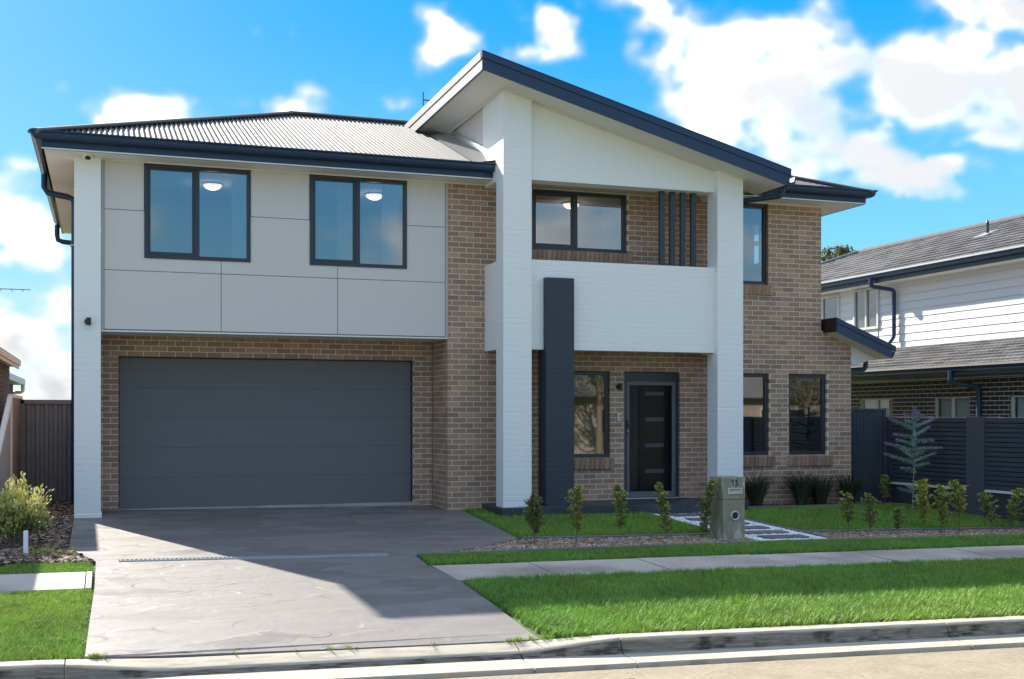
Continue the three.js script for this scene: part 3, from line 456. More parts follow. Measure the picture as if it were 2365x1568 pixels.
// soffits, beads, fascia and gutters
const eaveL = [[5.83, 1.33], [-0.85, 1.33], [-0.85, -6.85]], eaveR = [[12.85, -6.85], [12.85, 1.33], [10.45, 1.33]];
const quad = [[0.0, 0.115], [0.075, 0.115], [0.105, 0.135], [0.12, 0.165], [0.125, 0.205], [0.15, 0.215], [0.15, 0.235], [0.135, 0.235], [0.118, 0.222], [0.108, 0.17], [0.09, 0.145], [0.07, 0.13], [0.0, 0.13]];
part(house, 'eave_soffit', [bx(-0.85, 5.84, soffY, soffY + 0.02, 0.7, 1.335), bx(-0.85, -0.42, soffY, soffY + 0.02, -6.8, 0.69)], mat.soffit);
part(house, 'eave_soffit', [bx(10.06, 12.85, soffY + 0.02, soffY + 0.04, 0.7, 1.335), bx(12.1, 12.85, soffY + 0.02, soffY + 0.04, -6.8, 0.69)], mat.soffit);
part(house, 'soffit_bead', [bx(-0.06, 5.83, soffY - 0.022, soffY - 0.001, FZ + 0.002, FZ + 0.022), bx(-0.45, -0.04, soffY - 0.022, soffY - 0.001, 1.002, 1.022)], mat.trim); part(house, 'soffit_bead', bx(10.06, 12.24, soffY - 0.003, soffY + 0.018, FZ + 0.002, FZ + 0.022), mat.trim);
part(house, 'fascia', sweep([...eaveL], soffY, [[-0.03, 0], [0.0, 0], [0.0, 0.19], [-0.03, 0.19]]), mat.navy); part(house, 'fascia', sweep(eaveR, soffY + 0.02, [[-0.03, 0], [0.0, 0], [0.0, 0.19], [-0.03, 0.19]]), mat.navy);
part(house, 'gutter', sweep(eaveL, soffY, quad), mat.navy); part(house, 'gutter', sweep(eaveR, soffY + 0.02, quad), mat.navy);
// corrugated hip roof
const tanP = 0.3855, ridgeZ = -2.73, eaveZ = 1.42, yE = 5.43, roofY = z => yE + tanP * (eaveZ - z);
const roof = part(house, 'roof', (() => { const yr = roofY(ridgeZ) - 0.03, y = yE - 0.03, zb = -6.88, xl = -0.93, xr = 12.95, rl = 3.22, rq = 8.8; const v = [[xl, y, eaveZ], [5.95, y, eaveZ], [10.4, y, eaveZ], [xr, y, eaveZ], [rl, yr, ridgeZ], [rq, yr, ridgeZ], [xl, y, zb], [xr, y, zb], [5.95, yr, ridgeZ]]; return uvm(flat(geoFrom(v.flat(), [0, 1, 8, 0, 8, 4, 2, 3, 5, 0, 4, 6, 3, 7, 5, 6, 5, 7, 6, 4, 5]))); })(), mat.roof);
function corrugated(xa, xb, zlow, zhigh, parent, lift = 0) {
  const step = 0.076 / 8, pos = [], idx = []; let n = 0; const cy = Math.cos(Math.atan(tanP)), sy = Math.sin(Math.atan(tanP));
  for (let x = xa; x <= xb + 1e-6; x += step) { const w = 0.0125 * Math.cos((x / 0.076) * 2 * Math.PI) + lift, zl = zlow(x), zh = Math.min(zl - 0.01, zhigh(x)); pos.push(x, roofY(zl) + w * cy, zl + w * sy, x, roofY(zh) + w * cy, zh + w * sy); n++; }
  for (let i = 0; i < n - 1; i++) idx.push(2 * i, 2 * i + 2, 2 * i + 1, 2 * i + 2, 2 * i + 3, 2 * i + 1);
  if (n > 1) part(parent, 'roof_sheet', geoFrom(pos, idx), mat.roof);
}
{
  const zTop = x => x < 3.22 ? eaveZ - (x + 0.93) : x > 8.8 ? eaveZ - (12.95 - x) : ridgeZ, pitch = 0.762;
  for (let x = -0.93; x < 5.84; x += pitch) corrugated(x, Math.min(x + pitch, 5.84), () => eaveZ + 0.03, zTop, roof, 0.001 * (Math.round(x * 3) % 3));
  for (let x = 10.62; x < 12.94; x += pitch) corrugated(x, Math.min(x + pitch, 12.94), () => eaveZ + 0.03, zTop, roof, 0.001 * (Math.round(x * 3) % 3));
  const bar = (a, b, r = 0.06) => { const va = new THREE.Vector3(...a), vb = new THREE.Vector3(...b), l = va.distanceTo(vb); const g = new THREE.CylinderGeometry(r, r, l, 10, 1, false, 0, Math.PI * 2).scale(1.35, 1, 0.45); g.rotateX(Math.PI / 2); const m = new THREE.Matrix4().lookAt(vb, va, new THREE.Vector3(0, 1, 0)); g.applyMatrix4(m); g.translate(...va.clone().add(vb).multiplyScalar(0.5).toArray()); return uvm(g); };
  part(roof, 'hip_capping', bar([-0.95, yE + 0.01, eaveZ + 0.02], [3.22, roofY(ridgeZ) + 0.02, ridgeZ], 0.09), mat.roof); part(roof, 'ridge_capping', bar([3.2, roofY(ridgeZ) + 0.02, ridgeZ], [8.8, roofY(ridgeZ) + 0.02, ridgeZ], 0.09), mat.roof); part(roof, 'hip_capping', bar([12.95, yE + 0.01, eaveZ + 0.02], [8.8, roofY(ridgeZ) + 0.02, ridgeZ], 0.09), mat.roof);
}
// skillion roof over the portal
{
  const xl = 5.341, xr = 10.62, z1 = 2.33, z0 = -5.2, t = 0.25, A = [[xl, skY(xl)], [xr, skY(xr)], [xr, skY(xr) + t], [xl, skY(xl) + t]];
  const sk = part(house, 'skillion_roof', prism([[xl + 0.03, skY(xl + 0.03) + 0.02], [xr - 0.03, skY(xr - 0.03) + 0.02], [xr - 0.03, skY(xr - 0.03) + t - 0.02], [xl + 0.03, skY(xl + 0.03) + t - 0.02]], z0, z1 - 0.03), mat.roof);
  part(sk, 'soffit_lining', prism([[xl + 0.025, skY(xl + 0.025)], [xr - 0.02, skY(xr - 0.02)], [xr - 0.02, skY(xr - 0.02) + 0.018], [xl + 0.025, skY(xl + 0.025) + 0.018]], z0, z1 - 0.024), mat.soffit);
  part(sk, 'barge_board', prism([[xl, skY(xl) - 0.012], [xr + 0.03, skY(xr + 0.03) - 0.012], [xr + 0.03, skY(xr + 0.03) + 0.16], [xl, skY(xl) + 0.16]], z1 - 0.022, z1), mat.navy);
  part(sk, 'barge_capping', prism([[xl - 0.012, skY(xl - 0.012) + 0.164], [xr + 0.05, skY(xr + 0.05) + 0.164], [xr + 0.05, skY(xr + 0.05) + 0.262], [xl - 0.012, skY(xl - 0.012) + 0.262]], z1 - 0.05, z1 + 0.014), mat.navy);
  part(sk, 'roof_edge_bead', prism([[xl - 0.012, skY(xl - 0.012) + 0.262], [xr + 0.05, skY(xr + 0.05) + 0.262], [xr + 0.05, skY(xr + 0.05) + 0.274], [xl - 0.012, skY(xl - 0.012) + 0.274]], z1 - 0.05, z1 + 0.02), mat.navy);
  // pale flashing along the high side, facing the neighbour
  part(sk, 'side_fascia', bx(xl - 0.004, xl + 0.02, skY(xl) - 0.012, skY(xl) + 0.15, -2.6, z1 - 0.024), mat.flash); part(sk, 'side_capping', bx(xl - 0.018, xl + 0.02, skY(xl) + 0.155, skY(xl) + 0.272, -2.9, z1 - 0.052), mat.flash);
  part(sk, 'side_bead', bx(xl - 0.010, xl + 0.02, skY(xl) - 0.024, skY(xl) - 0.012, -1.9, z1 - 0.024), mat.navy);
  // beads where walls meet the soffit
  const bead = (x0, x1, z) => prism([[x0, skY(x0) - 0.024], [x1, skY(x1) - 0.024], [x1, skY(x1) - 0.001], [x0, skY(x0) - 0.001]], z, z + 0.02);
  part(sk, 'soffit_bead', [bead(5.80, 6.32, 1.852), bead(6.32, 9.56, 1.732), bead(9.555, 10.08, 1.852), bx(5.806, 5.828, skY(5.82) - 0.026, skY(5.82) - 0.002, -1.2, 1.87)], mat.trim);
  part(house, 'clad_wall', prism([[5.86, 5.3], [5.98, 5.3], [5.98, skY(5.98) - 0.004], [5.86, skY(5.86) - 0.004]], -5.0, 0.8), mat.panel);
  part(house, 'clad_wall', prism([[10.3, 5.2], [10.4, 5.2], [10.4, skY(10.4)], [10.3, skY(10.3)]], -5.0, 0.8), mat.panel); part(house, 'clad_wall', prism([[5.98, 5.24], [10.3, 5.24], [10.3, skY(10.3) - 0.004], [5.98, skY(5.98) - 0.004]], 0.55, 0.79), mat.panel);
  // low-side gutter, with a pipe across to the main eave
  part(sk, 'gutter', prism([[xr + 0.01, 5.262], [xr + 0.10, 5.262], [xr + 0.13, 5.30], [xr + 0.14, 5.40], [xr + 0.12, 5.40], [xr + 0.10, 5.32], [xr + 0.01, 5.30]], 1.5, z1 + 0.01), mat.navy);
  part(house, 'downpipe', tube([[10.68, 5.30, 2.05], [10.68, 5.14, 2.05], [10.2, 5.10, 1.6], [10.07, 5.10, 1.5]], 0.045), mat.navy);
  // apron flashing where hip roof and column meet
  part(roof, 'apron_flashing', (() => { const p = []; for (const z of [1.44, 0.9, 0.2, -0.6, -1.3]) p.push([5.50, roofY(z) + 0.022, z + 0.01], [5.83, roofY(z) + 0.10, z], [5.83, roofY(z) + 0.19, z]); const idx = []; for (let i = 0; i < 4; i++) for (let j = 0; j < 2; j++) { const a = i * 3 + j; idx.push(a, a + 1, a + 3, a + 1, a + 4, a + 3); } return flat(geoFrom(p.flat(), idx)); })(), mat.zinc);
}
// small skillion over the single-storey right edge
{
  const s = -0.39, x0 = 12.268, x1 = 13.43, yb = x => 2.945 + s * (x - x0) + 0.015, z1 = 1.3, z0 = -6;
  const P = (d0, d1, za, zb, e = 0) => prism([[x0, yb(x0) + d0], [x1 + e, yb(x1 + e) + d0], [x1 + e, yb(x1 + e) + d1], [x0, yb(x0) + d1]], za, zb);
  const sr = part(house, 'lean_to_roof', P(0.02, 0.2, z0, z1 - 0.02), mat.roof); part(sr, 'soffit_lining', P(0.002, 0.018, z0, z1 - 0.02), mat.soffit); part(sr, 'barge_board', P(-0.008, 0.15, z1 - 0.018, z1), mat.navy); part(sr, 'barge_capping', P(0.155, 0.245, z1 - 0.04, z1 + 0.012, 0.08), mat.navy);
  part(sr, 'side_fascia', bx(x0 - 0.02, x0 - 0.001, yb(x0) - 0.005, yb(x0) + 0.25, 0.8, z1 + 0.012), mat.black);
  part(sr, 'gutter', prism([[x1 + 0.002, yb(x1) + 0.02], [x1 + 0.07, yb(x1) + 0.02], [x1 + 0.11, yb(x1) + 0.12], [x1 + 0.09, yb(x1) + 0.12], [x1 + 0.06, yb(x1) + 0.05], [x1 + 0.002, yb(x1) + 0.05]], -6, 1.25), mat.navy);
  part(house, 'eave_box', prism([[12.845, 2.40], [13.02, 2.40], [13.36, yb(13.36) - 0.004], [12.845, yb(12.845) - 0.004]], -5.9, 0.895), mat.soffit);
  part(house, 'downpipe', tube([[13.3, 2.52, 0.7], [13.3, 2.32, 0.7], [12.9, 2.30, 0.7], [12.9, -0.1, 0.7]], 0.045), mat.navy);
}
// downpipes
part(house, 'downpipe', tube([[-0.93, 5.34, -1.2], [-0.93, 5.06, -1.2], [-0.475, 4.98, -1.15], [-0.475, -0.05, -1.15]], 0.05, 10), mat.navy); part(house, 'downpipe', tube([[-0.93, 5.34, -6.5], [-0.93, 5.02, -6.5], [-0.48, 4.97, -6.45], [-0.48, 0, -6.45]], 0.05, 10), mat.navy);
part(house, 'pipe_clip', [bx(-0.54, -0.43, 4.2, 4.225, -1.21, -1.09)], mat.silver);
part(house, 'downpipe', tube([[12.92, 5.36, -2.2], [12.92, 5.05, -2.2], [12.3, 4.98, -2.2], [12.3, 3.2, -2.2]], 0.05, 10), mat.flash, 'cream downpipe elbow under the right eave');
// ------------------------------------------------------------------ windows, door and the rooms behind
function windowUnit(x0, x1, y0, y1, z, { mull, sash, glass = mat.glass, label } = {}) {
  const f = 0.055, d0 = z - 0.07, bars = [rbx(x0, x0 + f, y0, y1, d0, z, 0.005), rbx(x1 - f, x1, y0, y1, d0, z, 0.005), rbx(x0 + f, x1 - f, y1 - f, y1, d0, z - 0.002, 0.005), rbx(x0 + f, x1 - f, y0, y0 + f, d0, z - 0.002, 0.005)];
  if (mull) bars.push(rbx(mull[0], mull[1], y0 + f, y1 - f, d0, z - 0.004, 0.004));
  const w = part(house, 'window', bars, mat.frame, label);
  const pane = (a, b, c, d, zz) => part(w, 'pane', bx(a, b, c, d, zz - 0.006, zz).clone(), glass);
  const plane = (a, b, c, d, zz) => { const g = new THREE.PlaneGeometry(b - a, d - c).translate((a + b) / 2, (c + d) / 2, zz); part(w, 'pane', g, glass); };
  if (mull) {
    plane(x0 + f, mull[0], y0 + f, y1 - f, z - 0.035); plane(mull[1], x1 - f, y0 + f, y1 - f, z - 0.045);
    if (sash) { const s = 0.035; part(w, 'sash', [rbx(x0 + f, x0 + f + s, y0 + f, y1 - f, z - 0.05, z - 0.015, 0.003), rbx(mull[0] - s, mull[0], y0 + f, y1 - f, z - 0.05, z - 0.015, 0.003), rbx(x0 + f + s, mull[0] - s, y0 + f, y0 + f + s * 1.3, z - 0.05, z - 0.016, 0.003), rbx(x0 + f + s, mull[0] - s, y1 - f - s, y1 - f, z - 0.05, z - 0.016, 0.003)], mat.frame); }
  } else plane(x0 + f, x1 - f, y0 + f, y1 - f, z - 0.04);
  return w;
}
windowUnit(0.542, 2.088, 3.801, 5.204, 0.92, { mull: [1.262, 1.334], sash: true }); windowUnit(2.987, 4.53, 3.799, 5.204, 0.92, { mull: [3.70, 3.776], sash: true });
windowUnit(6.66, 8.375, 4.232, 5.215, 0.84, { mull: [7.412, 7.49], sash: true }); windowUnit(10.33, 11.114, 3.797, 5.215, 0.84); windowUnit(7.27, 8.053, 0.767, 2.206, 0.85, { glass: mat.glassClear }); windowUnit(10.35, 11.136, 0.767, 2.206, 0.85, { glass: mat.glassClear }); windowUnit(11.54, 12.327, 0.767, 2.206, 0.85, { glass: mat.glassClear });
function room(x0, x1, y0, y1, z0, z1, material = mat.inside, right = true, floorMat = mat.floorBoards) {
  const t = 0.08, list = [bx(x0 - t, x0, y0, y1, z0, z1), bx(x0, x1, y0, y1, z0 - t, z0), bx(x0 - t, x1 + t, y1, y1 + 0.012, z0 - t, z1)]; if (right) list.push(bx(x1, x1 + t, y0, y1, z0, z1));
  part(house, 'room_wall', list, material); part(house, 'room_floor', bx(x0 - t, x1 + t, y0 - 0.02, y0, z0 - t, z1), floorMat);
}
room(0.1, 2.45, 2.76, 5.205, -2.6, 0.755); room(2.65, 5.05, 2.76, 5.205, -2.6, 0.755); room(6.2, 8.7, 2.95, 5.215, -2.6, 0.775); room(9.9, 12.05, 2.95, 5.215, -3.2, 0.775, mat.inside, false);
room(6.5, 9.75, 0.05, 2.5, -3, 0.775, mat.inside); room(9.95, 12.6, 0.05, 2.5, -2.6, 0.775, mat.inside);
part(house, 'room_wall', bx(8.1, 8.3, 0.05, 2.5, -2.9, 0.74), mat.inside);
function curtain(x0, x1, y0, y1, z, label, waves) { const pos = [], idx = [], n = Math.ceil((x1 - x0) / 0.008); for (let i = 0; i <= n; i++) { const x = mix(x0, x1, i / n), d = 0.022 * Math.sin((x - x0) / (x1 - x0) * waves * 6.283); pos.push(x, y0, z + d, x, y1, z + d); } for (let i = 0; i < n; i++) idx.push(2 * i, 2 * i + 2, 2 * i + 1, 2 * i + 2, 2 * i + 3, 2 * i + 1); return solo('curtain', geoFrom(pos, idx), mat.curtain, label, 'curtain', 'sheer curtains'); }
curtain(1.83, 2.1, 3.5, 5.17, 0.66, 'white sheer curtain at the side of the upper window next to the left pillar', 6); curtain(3.46, 3.70, 3.5, 5.17, 0.62, 'white sheer curtain behind the left sash of the middle upper window', 5); curtain(4.18, 4.46, 3.5, 5.17, 0.66, 'white sheer curtain behind the right pane of the middle upper window', 6); curtain(8.05, 8.36, 4.0, 5.17, 0.62, 'white sheer curtain in the upper window behind the white portal', 6);
function ceilingLight(x, y, z, label) {
  const t = thing('ceiling_light', label, 'ceiling light', 'lit dome ceiling lights', [x, y, z]);
  part(t, 'rim', new THREE.CylinderGeometry(0.155, 0.155, 0.02, 32).translate(0, -0.01, 0), mat.plastic);
  part(t, 'diffuser', new THREE.SphereGeometry(0.145, 32, 10, 0, Math.PI * 2, Math.PI / 2, Math.PI / 2).scale(1, 0.55, 1).translate(0, -0.021, 0), new THREE.MeshStandardMaterial({ color: lin(0.9, 0.85, 0.8), roughness: 0.4, emissive: lin(1.0, 0.72, 0.58), emissiveIntensity: 0.9 }));
  const l = new THREE.PointLight(new THREE.Color().setRGB(1, 0.8, 0.65), 0.15, 0, 2); l.position.set(0, -0.16, 0); l.castShadow = true; l.shadow.radius = 5; l.name = 'glow'; t.add(l); return t;
}
ceilingLight(1.63, 5.2, -0.35, 'glowing dome ceiling light in the upper window next to the left pillar'); ceilingLight(4.28, 5.2, -0.35, 'glowing dome ceiling light in the middle upper window'); ceilingLight(7.75, 5.21, -0.1, 'glowing dome ceiling light behind the right pane above the balcony band'); ceilingLight(7.05, 5.21, -2.1, 'glowing dome ceiling light deep behind the left pane above the balcony band');
// front door with security screen
{
  const z = 0.86, d = part(house, 'front_door', [bx(8.33, 8.375, 0.06, 2.2, z - 0.1, z + 0.005), bx(9.30, 9.355, 0.06, 2.2, z - 0.1, z + 0.005), bx(8.375, 9.30, 2.06, 2.2, z - 0.1, z + 0.004)], mat.frame);
  const g = mat.screenFrame = M([0.115, 0.12, 0.125], 0.45);
  part(d, 'screen_door_frame', [rbx(8.378, 8.43, 0.075, 2.055, z - 0.03, z + 0.01, 0.004), rbx(9.235, 9.298, 0.075, 2.055, z - 0.03, z + 0.01, 0.004), rbx(8.43, 9.235, 1.985, 2.055, z - 0.03, z + 0.009, 0.004), rbx(8.43, 9.235, 0.075, 0.17, z - 0.03, z + 0.009, 0.004)], g);
  part(d, 'screen_mesh', new THREE.PlaneGeometry(0.81, 1.82).translate(8.832, 1.078, z - 0.012), M([0.5, 0.52, 0.56], 0.1, { transmission: 1, thickness: 0, ior: 1.25 }));
  part(d, 'door_leaf', bx(8.66, 9.3, 0.07, 2.06, z - 0.16, z - 0.12), M([0.012, 0.014, 0.02], 0.5)); part(d, 'sidelight', bx(8.36, 8.655, 0.07, 2.06, z - 0.165, z - 0.13), M([0.06, 0.065, 0.075], 0.35));
  for (let i = 0; i < 4; i++) part(d, 'door_lite', rbx(8.78, 9.14, 0.475 + i * 0.445, 0.545 + i * 0.445, z - 0.121, z - 0.112, 0.004), M([0.26, 0.27, 0.28], 0.25));
  part(d, 'handle', [rbx(8.375, 8.40, 1.15, 1.40, z + 0.01, z + 0.022, 0.003), rbx(8.38, 8.49, 1.295, 1.315, z + 0.035, z + 0.05, 0.004), rbx(8.38, 8.395, 1.295, 1.315, z + 0.01, z + 0.05, 0.003)], mat.black); part(d, 'lock', rbx(8.38, 8.396, 1.19, 1.225, z + 0.022, z + 0.028, 0.002), mat.silver);
  part(d, 'door_sill', bx(8.31, 9.38, 0.05, 0.068, z - 0.1, z + 0.08), mat.silver);
}
// porch: dark tiled slab with a step at the door
{
  const x0 = 5.772, x1 = 10.09, z0 = 0.905, z1 = 1.95, top = 0.04, p = part(house, 'porch', bx(x0 + 0.006, x1 - 0.006, -0.3, top - 0.006, z0, z1 - 0.006), mat.grout);
  const cuts = [x0, 5.952, 6.545, 7.14, 7.735, 8.33, 8.925, 9.52, x1];
  for (let i = 0; i < cuts.length - 1; i++) { part(p, 'floor_tile', rbx(cuts[i] + 0.002, cuts[i + 1] - 0.002, top - 0.012, top, 1.352, z1 + 0.002, 0.002, 1), mat.tile); part(p, 'floor_tile', rbx(cuts[i] + 0.002, cuts[i + 1] - 0.002, top - 0.012, top, z0, 1.348, 0.002, 1), mat.tile); part(p, 'riser_tile', rbx(cuts[i] + 0.002, cuts[i + 1] - 0.002, -0.25, top - 0.016, z1 - 0.008, z1, 0.002, 1), mat.tile); }
  part(p, 'side_tile', rbx(x0 - 0.002, x0 + 0.006, -0.25, top - 0.016, z0 + 0.05, z1 - 0.012, 0.002, 1), mat.tile);
  part(p, 'door_step', rbx(8.3, 9.5, top, 0.052, 0.84, 1.05, 0.003, 1), mat.tile);
}
// fittings on the walls
function wallLight(x, y, z, label) { const t = thing('wall_light', label, 'wall light', null, [x, y, z]); part(t, 'bracket', rbx(-0.045, -0.005, -0.03, 0.03, 0, 0.05, 0.004), mat.black); part(t, 'shade', new THREE.CylinderGeometry(0.032, 0.032, 0.11, 20).translate(0.01, 0, 0.06), mat.black); return t; }
wallLight(8.21, 1.955, FZ + 0.002, 'small black cylinder wall light on brick beside the front door'); { const t = wallLight(-0.24, 2.83, 1.002, 'small black cylinder wall light on the white left pillar'); t.scale.set(1, 1, 1); }
{ const t = thing('video_doorbell', 'small silver video doorbell on brick beside the front door', 'doorbell', null, [8.215, 1.44, FZ + 0.002]); part(t, 'case', rbx(-0.036, 0.036, -0.066, 0.066, 0, 0.03, 0.006), mat.silver); part(t, 'lens', new THREE.CylinderGeometry(0.015, 0.015, 0.008, 16).rotateX(Math.PI / 2).translate(0.012, 0.02, 0.033), mat.black); part(t, 'button', new THREE.CylinderGeometry(0.012, 0.012, 0.006, 16).rotateX(Math.PI / 2).translate(0.008, -0.025, 0.032), mat.black); }
{ const t = thing('security_camera', 'white dome security camera under the eave above the left pillar', 'camera', null, [-0.24, soffY - 0.001, 1.12]); part(t, 'base', new THREE.CylinderGeometry(0.055, 0.06, 0.05, 24).translate(0, -0.025, 0), mat.plastic); part(t, 'lens', new THREE.SphereGeometry(0.045, 20, 12).scale(1, 0.7, 1).translate(0, -0.045, 0.022), mat.black); }
{ const t = thing('tv_antenna', 'thin dark television antenna poking above the skillion roof', 'antenna', null, [6.5, 6.42, -4.6]); part(t, 'mast', cyl(0, 0, 1.7, 0, 0.016), mat.black); part(t, 'boom', tube([[-0.25, 1.62, 0], [0.6, 1.62, 0]], 0.012, 6), mat.black); part(t, 'element', [tube([[-0.25, 1.5, 0], [-0.25, 1.78, 0]], 0.012, 6), tube([[0, 1.62, -0.2], [0, 1.62, 0.2]], 0.008, 6)], mat.black); }
// ------------------------------------------------------------------ letterbox, garden fittings
{
  const x0 = 7.895, x1 = 8.23, z0 = 4.64, z1 = 5.03, yb = ground(8, 5) - 0.03, top = 0.632, mid = top - 0.305;
  const t = thing('letterbox', 'weathered concrete pillar letterbox numbered 13 in the pebble bed', 'letterbox', null, [8.06, yb, 4.835]); const L = (g) => g.translate(-8.06, -yb, -4.835);
  part(t, 'base_block', L(rbx(x0, x1, yb, mid - 0.003, z0, z1, 0.012, 3)), mat.mailbox); part(t, 'top_block', L(rbx(x0 - 0.002, x1 + 0.002, mid, top, z0 - 0.002, z1 + 0.002, 0.012, 3)), mat.mailbox);
  const s = part(t, 'slot_plate', L(merge([rbx(7.96, 8.186, 0.400, 0.425, z1, z1 + 0.012, 0.003), rbx(7.96, 8.186, 0.462, 0.486, z1, z1 + 0.012, 0.003), rbx(7.96, 7.99, 0.425, 0.462, z1, z1 + 0.0115, 0.002), rbx(8.156, 8.186, 0.425, 0.462, z1, z1 + 0.0115, 0.002)])), mat.silver); part(s, 'slot_flap', L(bx(7.99, 8.156, 0.426, 0.452, z1 + 0.001, z1 + 0.006)), mat.silver); part(s, 'slot_gap', L(bx(7.99, 8.156, 0.452, 0.462, z1 + 0.0005, z1 + 0.002)), mat.black);
  const ring = part(t, 'newspaper_tube', L(new THREE.TorusGeometry(0.057, 0.014, 12, 40).translate(8.073, 0.108, z1 + 0.004)), mat.silver); part(ring, 'tube_hole', L(new THREE.CircleGeometry(0.052, 32).translate(8.073, 0.108, z1 + 0.0045)), mat.black);
  // hand-forged style numerals
  const stroke = (pts) => uvm(new THREE.TubeGeometry(new THREE.CatmullRomCurve3(pts.map(p => new THREE.Vector3(8.018 + p[0] * 0.042, 0.518 + p[1] * 0.074, z1 + 0.006))), 24, 0.0052, 6));
  part(t, 'numeral', L(merge([stroke([[0.0, 0.86], [0.35, 0.88], [0.62, 1.02]]), stroke([[0.60, 1.02], [0.62, 0.5], [0.66, -0.06]]), stroke([[0.32, 0.42], [0.6, 0.46], [0.92, 0.5]])])), mat.black, 'black figure 1');
  part(t, 'numeral', L(merge([stroke([[1.35, 0.92], [1.75, 1.02], [2.15, 0.98]]), stroke([[2.15, 0.98], [1.9, 0.75], [1.62, 0.58]]), stroke([[1.62, 0.58], [2.1, 0.55], [2.25, 0.3], [2.05, 0.05], [1.7, -0.02], [1.35, 0.1]])])), mat.black, 'black figure 3');
}
solo('garden_stake', rbx(-0.885, -0.835, ground(-0.86, 4.6) - 0.05, ground(-0.86, 4.6) + 0.285, 4.59, 4.64, 0.004), mat.plastic, 'short white square stake in the bark mulch', 'stake');
{ const t = thing('spike_light', 'garden spike light with silver head on a bent black stem', 'garden light', null, [-0.75, ground(-0.75, 3.8), 3.85]); part(t, 'stem', tube([[0, -0.04, 0], [-0.01, 0.12, 0], [-0.035, 0.2, 0]], 0.009, 8, true), mat.black); part(t, 'head', new THREE.CylinderGeometry(0.032, 0.045, 0.05, 18).rotateZ(0.9).translate(-0.085, 0.215, 0), mat.silver); }

// ------------------------------------------------------------------ fences
const steel = M([0.19, 0.19, 0.195], 0.45), steelDark = M([0.045, 0.052, 0.065], 0.45), greySheet = M([0.21, 0.21, 0.21], 0.5), cream = M([0.62, 0.59, 0.54], 0.45);
// trapezoid-ribbed sheet along x, y from y0 to yTop(x)
function ribbed(x0, x1, y0, y1, z, pitch, depth) { const pos = [], idx = []; let n = 0; for (let x = x0; x < x1; x += pitch) for (const [a, d] of [[0, 0], [0.36, 0], [0.46, 1], [0.86, 1], [0.97, 0]]) { const xx = Math.min(x1, x + a * pitch); pos.push(xx, y0, z + d * depth, xx, y1, z + d * depth); n++; } for (let i = 0; i < n - 1; i++) idx.push(2 * i, 2 * i + 2, 2 * i + 1, 2 * i + 2, 2 * i + 3, 2 * i + 1); return flat(geoFrom(pos, idx)); }
{
  const f = thing('metal_fence', 'ribbed grey sheet-metal fence closing the gap beside the left pillar', 'fence');
  part(f, 'sheet', ribbed(-1.31, -0.44, -0.1, 1.68, -2.2, 0.14, 0.03), steel); part(f, 'top_rail', rbx(-1.34, -0.44, 1.66, 1.735, -2.22, -2.15, 0.008), steel); part(f, 'bottom_rail', rbx(-1.34, -0.44, -0.08, -0.01, -2.22, -2.15, 0.008), steel); part(f, 'post', rbx(-1.34, -1.285, -0.1, 1.74, -2.23, -2.15, 0.006), steel);
  const g = thing('boundary_fence', 'pale sheet-metal boundary fence with sloping top rail near the left neighbour', 'fence'), x = -1.345;
  part(g, 'sheet', prismX([[-2.24, -0.15], [0.05, -0.15], [0.05, 1.74], [-2.24, 1.74]], x - 0.012, x), greySheet); part(g, 'sheet', prismX([[0.1, -0.15], [2.95, -0.2], [2.95, 0.68], [0.1, 1.72]], x - 0.012, x), greySheet);
  part(g, 'post', rbx(x - 0.03, x + 0.028, -0.15, 1.79, 0.03, 0.095, 0.006), cream); part(g, 'post', rbx(x - 0.03, x + 0.028, -0.2, 0.74, 2.93, 2.99, 0.006), cream); part(g, 'top_rail', rbx(x - 0.03, x + 0.03, 1.735, 1.79, -2.26, 0.04, 0.006), cream); part(g, 'sloping_rail', prismX([[0.08, 1.70], [2.97, 0.66], [2.97, 0.735], [0.08, 1.775]], x - 0.032, x + 0.032), cream);
  part(g, 'sheet', prismX([[-16, -0.15], [-2.27, -0.15], [-2.27, 1.72], [-16, 1.72]], x - 0.012, x), greySheet);
}
